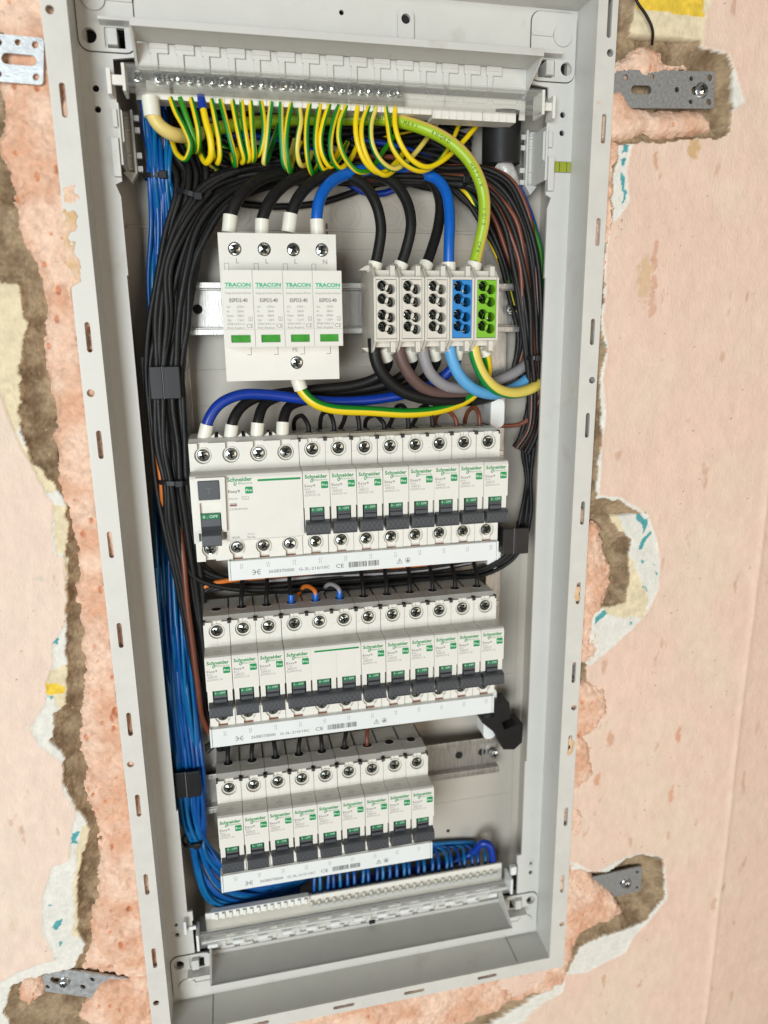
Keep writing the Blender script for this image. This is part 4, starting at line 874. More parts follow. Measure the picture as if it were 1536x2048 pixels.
for k in range(13): x = -18+k*20.2; m_.prism(rrect(x, x+18, -363.6, -356, 2.2), [rrect(x+.8, x+17.2, -362.8, -356.8, 1.8)], 35.4, 36, CLEAR)
m_.build('clear_cover', t, .2, offset=O)
m_ = MB()
for k in range(13):
    x = -16+k*20; m_.box(x, x+8, 36.5, 40, -369.5, -366, PURE); 
m_.box(-21, 242, 38, 40, -366, -364, PURE); m_.box(-24, -22, 33, 48, -367, -352, PURE); m_.box(243, 245, 33, 48, -367, -352, PURE); m_.box(-30, -24, 40, 42, -352, -349, PURE); m_.box(-33, -31, 36, 44, -352, -340, PURE); m_.box(245, 250, 38, 42, -352, -344, PURE)
m_.build('end_clip', t, .3, offset=O)
# ================================================================ CABLES
def px(pts): return [at(*p) for p in pts]
def cable(name, label, pts, r, material, group=None, cat='cable', n=12, phase=0, twist=0, sleeve=None, sleeve_mat=None, sr=1.25, sl=9, sub=7, sleeve_end=None):
    P = px(pts) if not isinstance(pts[0][0], str) else pts
    mb = MB(); uv = material in (GYA, GYB, GYC, GYD, GYL)
    out = mb.tube(P, r, material, n=n, phase=phase, twist=twist, uv=uv, ends=not uv, sub=sub)
    if sleeve is None and sleeve_end is None:
        base = tuple(P[0]); o = mb.build(name, None, offset=base); o.location = Vector(base)*S; tag(o, label, cat, group); return o, out
    base = tuple(P[0]); t = thing(name, label, cat, base, group); mb.build('insulation', t, offset=base)
    C_, T = out[0], out[1]
    for which in (sleeve, sleeve_end):
        if which is None: continue
        i0, sg = (0, 1) if which == 'start' else (-1, -1)
        p = np.array(C_[i0]); d = np.array(T[0] if i0 == 0 else -T[-1]); d = d/np.linalg.norm(d)
        s2 = MB(); s2.tube([p-d*2.5, p+d*sl*.5, p+d*sl], r*sr, sleeve_mat or IVORY, n=16); s2.build('ferrule', t, offset=base)
    return t, out
TH = 3.75
g = 'thick supply cables over the surge protector'
cable('supply_cable', 'thick black cable into the leftmost L terminal of the surge protector', [(459, 457, 30), (462, 430, 30), (478, 395, 32), (508, 366, 38), (550, 348, 46), (610, 342, 56), (700, 344, 60)], TH, BLACKC, g, sleeve='start', sleeve_mat=IVORY, sl=8)
cable('supply_cable', 'thick black cable into the second L terminal of the surge protector', [(524, 462, 30), (525, 438, 30), (540, 402, 32), (572, 368, 38), (615, 350, 46), (680, 344, 56), (760, 346, 60)], TH, BLACKC, g, sleeve='start', sl=7)
cable('supply_cable', 'thick black cable into the third L terminal of the surge protector', [(578, 457, 30), (582, 430, 30), (598, 393, 32), (630, 362, 38), (680, 346, 46), (760, 344, 58)], TH, BLACKC, g, sleeve='start', sl=9)
cable('supply_cable', 'blue cable into the N terminal of the surge protector', [(635, 462, 30), (634, 430, 30), (641, 395, 32), (662, 365, 38), (700, 346, 46), (770, 338, 56), (830, 345, 62), (862, 358, 62)], TH, BLUEC, g, sleeve='start', sl=7)
g = 'thick cables into the tops of the terminal blocks'
cable('supply_cable', 'thick black cable into the top of the leftmost terminal block', [(748, 540, 34), (757, 500, 34), (762, 455, 34), (752, 408, 36), (728, 370, 42), (690, 350, 50), (650, 342, 58)], TH, BLACKC, g, sleeve='start', sl=5, sr=1.35)
cable('supply_cable', 'thick black cable into the top of the second terminal block', [(798, 540, 34), (812, 500, 34), (822, 450, 34), (814, 405, 38), (790, 368, 44), (755, 350, 52), (700, 342, 60)], TH, BLACKC, g, sleeve='start', sl=5, sr=1.35)
cable('supply_cable', 'thick black cable into the top of the third terminal block, behind the blue one', [(848, 540, 34), (862, 503, 38), (877, 450, 44), (880, 400, 50), (865, 365, 56), (830, 345, 62)], TH, BLACKC, g, sleeve='start', sl=5, sr=1.35)
cable('supply_cable', 'bright blue cable into the top of the blue terminal block', [(897, 540, 34), (898, 490, 34), (899, 430, 38), (892, 385, 44), (872, 358, 52), (830, 344, 60)], TH, BLUEC, g, sleeve='start', sl=5, sr=1.35)
t_, out = cable('earth_cable', 'lime and yellow earth cable with black print arching over to the green terminal block', [(946, 540, 34), (958, 490, 34), (968, 440, 32), (966, 385, 32), (944, 330, 32), (905, 288, 34), (850, 258, 38), (780, 240, 48), (700, 238, 58), (560, 240, 64), (440, 256, 62), (405, 268, 58)], 4.1, GYL, None, sleeve='start', sl=5, sr=1.3, phase=.98)
# its cream tail end by the white sleeve is the same conductor
cable('earth_cable', 'cream yellow cable bending under the white sleeve at the left end of the top strip', [(301, 203, 36), (305, 228, 36), (318, 250, 36), (340, 266, 38), (370, 272, 46), (400, 268, 56)], 4.2, CREAMC, None, sleeve='start', sl=8.5, sr=1.22)
# print along the lime cable
C_, T_, N_, B_ = out; arc = np.concatenate([[0], np.cumsum(np.linalg.norm(np.diff(C_, axis=0), axis=1))])
mb = MB(); msgs = [('E', 6, 0), ('CPR', 13, 0), ('1G10', 31, 0), ('H07V-K', 56, 0), ('4HQRD', 92, 0), ('MEFI', 114, 0), ('PRYSMIAN', 132, 0)]
for s_, a0, _ in msgs:
    for i, ch in enumerate(s_[::-1]):
        a = a0+i*2.9; j = np.searchsorted(arc, a); j = min(j, len(C_)-2)
        fr = (a-arc[j-1])/(arc[j]-arc[j-1]+1e-9); p = C_[j-1]+(C_[j]-C_[j-1])*fr; d = -T_[j]/np.linalg.norm(T_[j])
        view = CAM-p; view -= d*(view@d); view /= np.linalg.norm(view); side = np.cross(d, view); side *= -1 if side@np.array([1, 0, 0])*0+1 < 0 else 1
        up = np.cross(view, d)*1.0
        v, f = glyphs(ch); w = v[:, 0].max()-v[:, 0].min()
        q = []
        for vx, vy, _z in v: q.append(p+view*4.17+d*((vx-v[:, 0].min())*3.0)+up*((vy*3.4)-1.2))
        mb.add(q, f, mat('print_cable', (.06, .09, .02), .7))
mb.build('printed_text', t_, offset=tuple(C_[0]))
# earth wires under the strip
E_ = [([(341, 196, 38), (352, 225, 36), (370, 258, 34), (381, 290, 34), (372, 318, 38), (354, 308, 46), (344, 282, 54)], GYA, .5),
 ([(360, 196, 38), (370, 225, 36), (383, 262, 36), (391, 288, 38), (386, 303, 44), (374, 290, 54)], GYD, .2),
 ([(382, 197, 38), (390, 228, 36), (397, 262, 35), (398, 288, 38), (394, 303, 44), (384, 285, 56)], GYA, .15),
 ([(403, 200, 38), (411, 240, 35), (421, 280, 34), (422, 312, 37), (413, 325, 42), (401, 306, 50), (397, 285, 56)], GYC, .45),
 ([(423, 199, 38), (430, 235, 36), (438, 280, 36), (440, 312, 38), (436, 326, 42), (430, 305, 56)], GYA, .1),
 ([(441, 200, 38), (449, 232, 36), (461, 280, 36), (470, 315, 38), (471, 331, 42), (462, 310, 56)], GYA, .55),
 ([(465, 201, 38), (472, 240, 36), (482, 290, 36), (489, 318, 39), (484, 325, 44), (474, 300, 58)], GYA, .4),
 ([(483, 202, 38), (487, 240, 36), (494, 285, 36), (499, 316, 39), (494, 322, 44), (484, 296, 58)], GYA, .35),
 ([(501, 203, 38), (504, 240, 36), (507, 285, 36), (509, 314, 39), (505, 322, 44), (498, 296, 58)], GYC, .3),
 ([(522, 204, 38), (527, 235, 36), (528, 270, 36), (520, 305, 39), (512, 312, 44), (505, 290, 56)], GYA, .42),
 ([(543, 205, 38), (538, 245, 36), (533, 290, 36), (528, 325, 38), (534, 320, 44), (545, 288, 52), (558, 250, 60)], GYB, .35),
 ([(562, 206, 38), (562, 245, 36), (564, 295, 36), (568, 328, 38), (575, 338, 42), (582, 310, 52), (590, 280, 60)], GYB, .45),
 ([(583, 207, 38), (576, 240, 36), (572, 285, 36), (576, 325, 38), (580, 343, 42), (588, 318, 52), (602, 285, 60)], GYA, .38),
 ([(599, 218, 38), (601, 245, 36), (596, 275, 36), (594, 305, 38), (600, 328, 42), (612, 330, 48), (624, 305, 58)], GYB, .35),
 ([(619, 208, 38), (614, 245, 36), (613, 290, 36), (617, 325, 38), (624, 346, 42), (633, 338, 48), (645, 300, 60)], GYA, .5),
 ([(640, 209, 38), (633, 250, 36), (631, 288, 36), (637, 322, 38), (648, 341, 42), (662, 330, 48), (682, 290, 60)], GYA, .2),
 ([(659, 210, 38), (647, 245, 36), (641, 280, 36), (646, 312, 38), (660, 333, 42), (675, 322, 48), (695, 285, 60)], GYC, .3),
 ([(678, 211, 38), (666, 250, 36), (661, 285, 36), (664, 316, 38), (678, 336, 42), (697, 325, 48), (720, 280, 60)], GYA, .3),
 ([(692, 212, 38), (680, 245, 36), (678, 280, 36), (690, 315, 38), (714, 342, 42), (740, 340, 48), (765, 305, 56), (790, 270, 64)], GYD, .2),
 ([(715, 213, 38), (711, 250, 35), (716, 290, 34), (732, 326, 36), (758, 346, 41), (785, 332, 50), (810, 300, 60)], GYC, .4),
 ([(737, 213, 38), (724, 250, 36), (726, 290, 35), (744, 332, 37), (768, 350, 41), (788, 340, 48), (810, 300, 60)], GYA, .55),
 ([(752, 214, 38), (742, 250, 36), (745, 290, 35), (762, 322, 37), (788, 338, 42), (815, 322, 48), (848, 285, 56), (874, 246, 62)], GYB, .3),
 ([(772, 215, 38), (776, 250, 36), (783, 290, 35), (806, 325, 37), (840, 342, 42), (872, 328, 50), (900, 290, 58), (919, 246, 64)], GYA, .35),
 ([(790, 215, 38), (790, 250, 35), (800, 285, 34), (822, 318, 36), (852, 334, 40), (884, 322, 46), (920, 290, 52), (958, 246, 60)], GYC, .25)]
for i, (p, mt, ph) in enumerate(E_):
    fer = (i == 3)
    cable('earth_wire', 'green and yellow earth wire, %s from the left under the top strip' % ORD[i] if not fer else 'yellow earth wire with dark blue ferrule, fourth from the left under the top strip', p, 1.7 if i != 3 else 2.05, mt, 'looped earth wires under the top strip', 'wire', n=16, phase=[.0, .56, .03, .53, .96, .60][i % 6]+random.uniform(-.03, .03), twist=random.uniform(-.004, .004), sleeve='start' if fer else None, sleeve_mat=BLUED, sr=1.3, sl=6)
# ------- thick cables from the undersides of the blocks
g = 'thick cables sweeping out of the terminal blocks to the right'
cable('outgoing_cable', 'thick black cable curving down from the leftmost terminal block to the right', [(747, 676, 30), (752, 720, 30), (768, 752, 31), (800, 780, 33), (850, 797, 36), (915, 802, 44), (975, 795, 56), (1040, 770, 66)], 4.3, BLACKC, g)
cable('outgoing_cable', 'thick brown cable curving down from the second terminal block', [(795, 676, 30), (800, 712, 30), (818, 748, 31), (845, 775, 34), (885, 788, 40), (940, 788, 50), (1000, 762, 60), (1045, 730, 64), (1075, 680, 66)], 4.2, BROWNC, g)
cable('outgoing_cable', 'thick grey cable curving down from the third terminal block', [(843, 676, 30), (847, 710, 30), (860, 745, 31), (888, 770, 35), (930, 776, 44), (985, 765, 54), (1035, 742, 60), (1080, 705, 64)], 4.0, GREYC, g)
cable('outgoing_cable', 'light blue cable curving down from the blue terminal block', [(896, 676, 30), (903, 715, 30), (920, 752, 31), (948, 778, 34), (985, 788, 41), (1025, 778, 52), (1060, 755, 58), (1090, 730, 60)], 4.2, BLUEL, g)
cable('outgoing_cable', 'striped green yellow cable curving down from the green terminal block', [(944, 676, 30), (950, 712, 30), (966, 750, 31), (990, 776, 34), (1022, 786, 40), (1056, 780, 48), (1085, 765, 54)], 4.2, GYB, g, phase=.53, twist=.0)
g = 'feed cables from the terminal blocks down to the residual current switch'
cable('feed_cable', 'dark blue cable bowing from the leftmost switch terminal to the blue terminal block', [(409, 872, 30), (418, 838, 30), (440, 808, 31), (480, 790, 32), (530, 789, 34), (590, 796, 36), (660, 803, 38), (740, 800, 40), (820, 785, 42), (880, 758, 42), (910, 728, 40), (916, 696, 38)], 3.6, BLUED, g, sleeve='start', sl=8, sleeve_end='end')
cable('feed_cable', 'black cable from the second switch terminal up to the leftmost terminal block', [(461, 872, 30), (466, 842, 30), (482, 815, 34), (510, 797, 40), (560, 787, 46), (640, 778, 50), (710, 770, 50), (758, 752, 48), (776, 726, 42), (768, 700, 38)], 3.6, BLACKC, g, sleeve='start', sl=8, sleeve_end='end')
cable('feed_cable', 'black cable from the third switch terminal up to the second terminal block', [(514, 869, 30), (517, 838, 31), (530, 808, 38), (570, 790, 46), (650, 786, 54), (730, 778, 56), (795, 758, 52), (825, 728, 44), (819, 700, 38)], 3.6, BLACKC, g, sleeve='start', sl=8, sleeve_end='end')
cable('feed_cable', 'black cable from the fourth switch terminal up to the third terminal block', [(565, 868, 30), (567, 838, 32), (580, 812, 40), (630, 797, 50), (720, 792, 58), (800, 778, 58), (850, 755, 52), (872, 725, 44), (868, 698, 38)], 3.6, BLACKC, g, sleeve='start', sl=8, sleeve_end='end')
cable('earth_cable', 'yellow green cable from the PE terminal under the surge protector', [(596, 762, 30), (604, 782, 30), (628, 805, 28), (662, 817, 28), (740, 822, 30), (820, 826, 34), (885, 818, 40), (940, 795, 46), (972, 755, 46), (974, 722, 40), (966, 695, 38)], 3.5, GYA, None, sleeve='start', sl=6, sr=1.35, phase=.02, sleeve_end='end')
# ------- bundles
def bundle(name, label, group, path, hw, hd, n, r, mats, cat='wire', seed=1, wob=.35, nn=8, sub=5, lanes=None):
    rr = random.Random(seed); out = []
    C0 = np.array(px(path)); T = np.gradient(C0, axis=0); T /= np.linalg.norm(T, axis=1)[:, None]
    side = np.cross(T, np.array([0, 1, 0])); side /= np.linalg.norm(side, axis=1)[:, None]+1e-6
    for i in range(n):
        u = (i+.5)/n*2-1 if lanes is None else lanes[i]; dpt = rr.uniform(-1, 1); pts = []
        hwv = np.interp(np.linspace(0, 1, len(C0)), np.linspace(0, 1, len(hw)), hw) if np.ndim(hw) else np.full(len(C0), hw)
        for j in range(len(C0)):
            uu = u+rr.uniform(-wob, wob)*2.2/max(2, n)**.5; dd = dpt*.8+rr.uniform(-.2, .2)
            pts.append(tuple(C0[j]+side[j]*uu*hwv[j]+np.array([0, 1, 0])*dd*hd))
        mt = mats[i % len(mats)] if not callable(mats) else mats(i)
        mb = MB(); mb.tube(pts, r, mt, n=nn, sub=sub, uv=mt in (GYA, GYB), ends=mt not in (GYA, GYB)); o = mb.build(name, None, offset=pts[0]); o.location = Vector(pts[0])*S
        tag(o, label(i, mt) if callable(label) else label, cat, group); out.append(o)
    return out
def colname(mt): return {BLACKC: 'black', BROWNW: 'brown', ORANGE: 'orange', BLUED: 'dark blue', BLUEN: 'blue', BLUET: 'teal blue', GREYC: 'grey', GYA: 'green and yellow', BLUEC: 'blue', CREAMC: 'cream'}[mt]
BL = BLACKC
# main black bundle: trunk under the top loops, then down the left side
pathL = [(760, 344, 64), (650, 345, 62), (560, 352, 60), (490, 362, 56), (430, 392, 52), (388, 450, 50), (356, 540, 50), (345, 640, 50), (338, 730, 50), (336, 800, 50), (344, 890, 50), (352, 965, 50), (362, 1040, 52), (372, 1110, 54)]
hwL = [4, 5, 6, 8, 9, 10, 10, 10.5, 9.5, 9.5, 9.5, 8, 9, 9]
low = {0: [(380, 1180, 55), (395, 1260, 56), (400, 1340, 56), (412, 1430, 58), (425, 1500, 60)], 1: [(430, 1150, 56), (520, 1168, 56), (640, 1170, 56), (760, 1160, 56)]}
bundle('black_wire', lambda i, m: '%s insulated wire in the bundle down the left side of the box' % colname(m), 'wires bundled down the left side', pathL+[(385, 1190, 55), (398, 1280, 56), (412, 1360, 56), (425, 1440, 58), (450, 1500, 60)], hwL+[8, 7, 6, 4, 3], 5, 12, 2.2, [BL]*12, seed=3, wob=.22)
cable('left_wire', 'orange wire showing between the black wires of the left bundle', [(420, 400, 60), (385, 440, 57), (350, 500, 55), (325, 580, 53), (316, 660, 53), (312, 740, 54), (308, 830, 53), (314, 900, 50), (322, 960, 49), (328, 1030, 54), (345, 1100, 60)], 1.7, ORANGE, None, 'wire', n=8)
cable('left_wire', 'brown wire leaving the left bundle past the ends of the middle row', [(352, 1000, 56), (360, 1060, 52), (368, 1130, 48), (374, 1200, 47), (384, 1280, 47), (394, 1360, 47), (404, 1430, 49), (418, 1465, 54)], 2.1, BROWNW, None, 'wire', n=8)
bundle('black_wire', lambda i, m: '%s insulated wire peeling off the left bundle towards the middle breaker row' % colname(m), 'wires feeding the middle breaker row from the left', pathL[4:]+[(392, 1145, 56), (450, 1166, 56), (560, 1172, 56), (700, 1168, 56), (820, 1156, 56)], [9, 10, 10, 10, 9, 9, 9, 8, 8, 8, 7, 4, 4, 4, 4], 5, 10, 2.1, [BL]*10, seed=5, wob=.3)
bundle('black_wire', lambda i, m: '%s wire dropping in from above to the top left bundle' % colname(m), 'wires dropping in at the top left corner', [(345, 215, 66), (358, 260, 64), (372, 310, 62), (382, 350, 58), (378, 400, 56), (358, 470, 56), (335, 560, 56), (325, 650, 56), (318, 740, 56), (320, 850, 56), (338, 960, 56), (350, 1060, 56), (375, 1180, 58), (395, 1300, 60), (415, 1420, 62)], [16, 14, 12, 9, 9, 9, 8, 8, 8, 8, 8, 9, 7, 6, 4], 7, 10, 2.1, [BL, BL, BL, BL, BL, BL, BL, BL, BL, BL], seed=8, wob=.3)
# trunk across the top and down the right side
pathR = [(420, 372, 62), (480, 352, 60), (580, 342, 60), (700, 346, 60), (820, 350, 60), (900, 352, 58), (950, 358, 56), (995, 385, 54), (1028, 440, 54), (1046, 520, 54), (1058, 610, 54), (1066, 700, 54), (1070, 790, 56), (1062, 860, 58), (1040, 900, 60)]
bundle('black_wire', lambda i, m: '%s insulated wire in the bundle across the top and down the right side' % colname(m), 'wires bundled across the top and down the right side', pathR, [6, 6, 6, 6, 6, 6, 7.5, 11, 11, 10, 8, 6, 6, 6, 6], 6, 16, 2.0, [BL, BL, BL, BROWNW, BL, BL, BL, BROWNW, BL, BL, BL, BL], seed=12, wob=.35)
bundle('black_wire', lambda i, m: '%s wire fanning loosely inside the upper right corner' % colname(m), 'loose wires in the upper right corner', [(700, 300, 68), (800, 318, 66), (880, 335, 66), (940, 372, 66), (985, 430, 66), (1015, 500, 66), (1040, 590, 66), (1050, 680, 66), (1030, 760, 68)], [14, 10, 8, 12, 14, 12, 9, 7, 6], 5, 14, 2.0, [BL, BL, GYA, BL, BL, BROWNW, BL, BL, BL, BL, BLUED, BL, BL, BL], seed=14, wob=.4)
bundle('black_wire', lambda i, m: '%s wire hanging behind the loops of the top strip' % colname(m), 'dark wires behind the earth loops', [(400, 262, 72), (500, 300, 72), (620, 290, 73), (740, 300, 73), (860, 285, 73), (940, 300, 73)], 28, 3, 26, 2.3, [BL, BL, BL, BLUED, BL, BL, GYA, BL, BL], seed=15, wob=.9)
# right-hand bundle down to middle row
bundle('black_wire', lambda i, m: '%s wire running down the right edge past the upper breaker row' % colname(m), 'wires down the right edge', [(1062, 850, 60), (1056, 900, 60), (1058, 960, 60), (1052, 1020, 56), (1040, 1080, 54), (1020, 1115, 54), (970, 1142, 56), (900, 1150, 58), (760, 1158, 58), (600, 1165, 58), (470, 1170, 58)], [5, 5, 3, 4, 5, 4, 3, 3, 3, 3, 3], 4, 4, 1.7, [BL], seed=17, wob=.25)
for k, (a, mt) in enumerate((((1075, 868), BROWNW), ((1078, 850), BROWNW))):
    cable('feed_wire', '%s wire running left from the right bundle above the upper breaker row, %s one' % ('brown', ('lower', 'upper')[k]), [(1078, 800-20*k, 54), (1062, 836-6*k, 56), (1040, 848, 58), (990, 852, 62), (940, 852, 66)], 1.7, mt, 'brown feed wires above the upper breaker row', 'wire', n=8)
# blue neutral bundle down the left edge and along the bottom
pathB = [(312, 205, 66), (318, 260, 64), (322, 352, 60), (328, 450, 68), (330, 560, 70), (334, 700, 71), (334, 850, 71), (336, 1000, 71), (340, 1130, 67), (348, 1260, 62), (362, 1400, 60), (378, 1540, 58), (388, 1640, 58)]
hwB = [9, 9, 7, 9, 10, 10, 10, 10, 11, 11, 11, 10, 9]
for i in range(20):
    pass
DEEPB = mat('wire_deep_blue', srgb(0, 62, 128), .32, var=.1)
bm = [BLUEN, BLUET, BLUEN, DEEPB, BLUET, BLUEN]
for i in range(26):
    rr = random.Random(100+i); xend = 628+(i)*13.8
    qq = rr.uniform(-1, 1); tail = [(401-qq*16, 1700+rr.uniform(-12, 12), 60-rr.uniform(0, 8)), (437-qq*16+rr.uniform(-5, 5), 1768+qq*38, 58-rr.uniform(0, 6)), (508, 1790+qq*26, 60), (585, 1772+rr.uniform(-18, 8), 68)]
    mid = []
    for xm in range(660, int(xend)-45, 90): mid.append((xm, 1724-(xm-600)*.105+rr.uniform(-8, 10), 74))
    tail += mid+[(xend-9+rr.uniform(-2, 2), 1724-(xend-628)*.10, 71), (xend+rr.uniform(-4, 4), 1752-(xend-628)*.12+rr.uniform(-4, 4), 60), (xend-2, 1806-(xend-628)*.14, 54)]
    C0 = px(pathB); u = ((i*7) % 26+.5)/26*2-1; pts = []
    for j, c in enumerate(C0):
        w = hwB[j]; pts.append((c[0]+(u+rr.uniform(-.16, .16))*w, c[1]+rr.uniform(-5, 5), c[2]))
    P_ = pts+px(tail); mt = bm[i % 6]; mb = MB(); mb.tube(P_, 1.6, mt, n=8, sub=5); o = mb.build('neutral_wire', None, offset=P_[0]); o.location = Vector(P_[0])*S
    tag(o, 'blue neutral wire, %s from the left where it enters the bottom strip' % ORD[i], 'wire', 'blue neutral wires of the left edge bundle')
for i in range(10):     # blue wires that curl up behind the lowest row
    rr = random.Random(300+i); C0 = px(pathB[8:]); u = rr.uniform(-1, 1); pts = [(c[0]+u*hwB[8+j], c[1]+rr.uniform(-4, 4), c[2]) for j, c in enumerate(C0)]
    pts += px([(405+i*3, 1672+i*5, 58), (440+i*2, 1715+i*7, 60), (500, 1740+i*6, 66), (600, 1748+i*4, 70)])
    mb = MB(); mb.tube(pts, 1.8, bm[(i+1) % 6], n=8, sub=5); o = mb.build('neutral_wire', None, offset=pts[0]); o.location = Vector(pts[0])*S
    tag(o, 'blue wire curling from the left edge bundle to behind the lowest breaker row', 'wire', 'blue wires curling behind the lowest row')
cable('neutral_cable', 'dark blue cable hooking down into a white sleeve at the lower right corner', [(982, 1745, 56), (985, 1715, 56), (978, 1690, 58), (965, 1686, 60), (945, 1705, 64), (900, 1725, 68), (800, 1745, 70), (650, 1775, 70)], 3.3, BLUED, None, sleeve='start', sl=6, sr=1.4)
# ------- short feed wires into breaker tops
def feed(row, k, mt, kind, label, rowname, dx=0, lift=10, r=1.65, fer=False):
    x, _, z = row[0]+18*k+9, 0, row[2]+45.5
    if kind == 'loop': P_ = [(x, 36.5, z-3), (x, 36.5, z+4), (x-1+dx*.2, 38, z+lift*.8), (x-3+dx*.5, 43, z+lift+1.5), (x-6+dx, 50, z+lift-1), (x-7+dx, 56, z+3), (x-6+dx, 60, z-6)]
    elif kind == 'arch': P_ = [(x, 36.5, z-3), (x-.3, 36.5, z+7), (x-2.5, 40, z+lift+4), (x-6, 46, z+lift+3.5), (x-9, 52, z+4), (x-12.5, 54, z-3)]
    else: P_ = [(x, 36.5, z-3), (x, 37, z+5), (x+.4+dx, 42, z+11), (x+1+dx, 50, z+16), (x+4+dx*2, 55, z+19)]
    mb = MB(); mb.tube(P_, r, mt, n=8, sub=5)
    if fer:
        t = thing('feed_wire', label, 'wire', P_[0], 'short feed wires into the %s' % rowname); mb.build('insulation', t, offset=P_[0])
        f_ = MB(); f_.tube([(x, 36.5, z-2), (x, 36.6, z+3), (x+.1, 37, z+6)], 2.3, BLUEC, n=12); f_.build('ferrule', t, offset=P_[0])
    else:
        o = mb.build('feed_wire', None, offset=P_[0]); o.location = Vector(P_[0])*S; tag(o, label, 'wire', 'short feed wires into the %s' % rowname)
kinds = ['loop', 'loop', 'arch', 'loop', 'arch', 'arch', 'loop', 'loop']
for k in range(8):
    mt = BL if k < 6 else BROWNW
    feed((72, 0, 0), k, mt, kinds[k], '%s looped wire in the top of the %s breaker right of the residual current switch' % (colname(mt), ORD[k]), 'upper breaker row', dx=random.uniform(-3, 3), lift=random.uniform(8, 12))
for k in range(1, 12):
    mt = {3: BL, 4: ORANGE, 5: GREYC}.get(k, BL)
    feed(R3, k, mt, 'arch' if k in (4, 5) else 'up', '%s wire into pole number %s of the middle breaker row' % (colname(mt)+(' blue-ferruled' if k in (3, 4, 5) else ''), ORD[k]), 'middle breaker row', fer=k in (3, 4, 5), lift=5, dx=random.uniform(-1, 1))
for k in range(7):
    mt = BROWNW if k == 6 else BL
    feed(R4, k, mt, 'up', '%s wire into the %s breaker of the lowest row' % (colname(mt), ORD[k]), 'lowest breaker row', dx=random.uniform(-1, 2))
for i in range(6):
    rr = random.Random(400+i); z = -125+59+rr.uniform(-4, 3)
    P_ = [(-6, 55+i, z-10), (5, 56+rr.uniform(-3, 3), z-2), (50, 56+rr.uniform(-3, 3), z+rr.uniform(-2, 2)), (110, 56, z+rr.uniform(-2, 2)), (170, 56, z+rr.uniform(-2, 2)), (225, 58, z+4)]
    mt = [BL, BL, ORANGE, BL, BL, GREYC][i]
    mb = MB(); mb.tube(P_, 1.9, mt, n=8, sub=6); o = mb.build('cross_wire', None, offset=P_[0]); o.location = Vector(P_[0])*S; tag(o, '%s wire lying in the gap above the middle breaker row' % colname(mt), 'wire', 'wires lying above the middle breaker row')
    z -= 125; P_ = [(p[0], p[1], p[2]-126) for p in P_]; mb = MB(); mb.tube(P_, 1.9, BL, n=8, sub=6); o = mb.build('cross_wire', None, offset=P_[0]); o.location = Vector(P_[0])*S; tag(o, 'black wire lying in the gap above the lowest breaker row', 'wire', 'wires lying above the lowest breaker row')
# ------- ties and cable clips
def tie(label, a, b, Y, thick=3.2, wdt=3.0, tail=True, depth=16):
    A = np.array(at(a[0], a[1], Y)); B = np.array(at(b[0], b[1], Y)); c = (A+B)/2; u = (B-A)/2; L = np.linalg.norm(u); u /= L; d = np.array([0, 1, 0]); ax = np.cross(u, d)
    mb = MB(); n = 28; ring = []
    for i in range(n):
        t_ = 2*math.pi*i/n; p = c+u*L*math.cos(t_)+d*(depth/2*math.sin(t_)+depth/2-2)
        for s_, o_ in ((-1, 0), (1, 0), (1, .9), (-1, .9)):
            q = p+ax*wdt/2*s_+(u*math.cos(t_)+d*math.sin(t_))*o_; ring.append(tuple(q))
    fs = []
    for i in range(n):
        for j in range(4): fs.append((i*4+j, i*4+(j+1) % 4, ((i+1) % n)*4+(j+1) % 4, ((i+1) % n)*4+j))
    mb.add(ring, fs, BLACKT, False)
    t = thing('cable_tie', label, 'cable tie', tuple(c)); mb.build('strap', t, offset=tuple(c))
    h = c-d*3+u*L*.35; m2 = MB(); m2.box(h[0]-2.6, h[0]+2.6, h[1]-1.5, h[1]+1.5, h[2]-2.4, h[2]+2.4, BLACKT); m2.build('lock_head', t, .6, offset=tuple(c))
tie('black cable tie round the blue bundle near the top left corner', (287, 350), (345, 352), 57, depth=16)
tie('black cable tie gathering the black bundle where it turns down at the top left', (352, 378), (418, 402), 46, depth=20)
tie('black cable tie on the left black bundle beside the residual current switch', (318, 966), (378, 966), 44)
tie('black cable tie on the top bundle just left of the lime cable', (930, 338), (930, 372), 52, depth=14)
tie('black cable tie low on the right hand bundle beside the terminal blocks', (1058, 716), (1082, 716), 48, depth=14)
tie('blurred black cable tie on the blue bundle beside the lowest breaker row', (365, 1692), (408, 1684), 52, depth=18)
def clip(label, x0, x1, z0, z1, y0=40, y1=62):
    O = (x0, y0, z0); t = thing('cable_clip', label, 'cable clip', O)
    m_ = MB(); xm = x0+(x1-x0)*.42; m_.box(x0, xm, y0+.8, y0+3, z0, z1, BLACKT); m_.box(xm+.5, x1, y0, y0+3, z0, z1, BLACKT); m_.box(x0, x0+2, y0+3, y1, z0, z1, BLACKT); m_.box(x1-2, x1, y0+3, y1, z0, z1, BLACKT); m_.build('clamp_body', t, .5, offset=O)
    m_ = MB(); m_.box(x0-6, x0, y1-8, y1, z0+3, z1+6, BLACKT); m_.box(xm+.05, xm+.45, y0+1, y0+2, z0, z1, GREYC); m_.build('hinge', t, .4, offset=O)
clip('glossy black clamp box round the left wire bundle below the surge protector', -23, -3.4, 71, 92.5)
clip('black clamp on the right edge beside the end of the upper breaker row', 230, 251, -57, -36)
clip('blurred black clamp round the blue bundle left of the lowest breaker row', -31, -12, -236, -214, 46, 66)
t = thing('open_cable_clip', 'empty black hook shaped clamp hanging open right of the middle busbar', 'cable clip', (235, 50, -190)); O = (235, 50, -190)
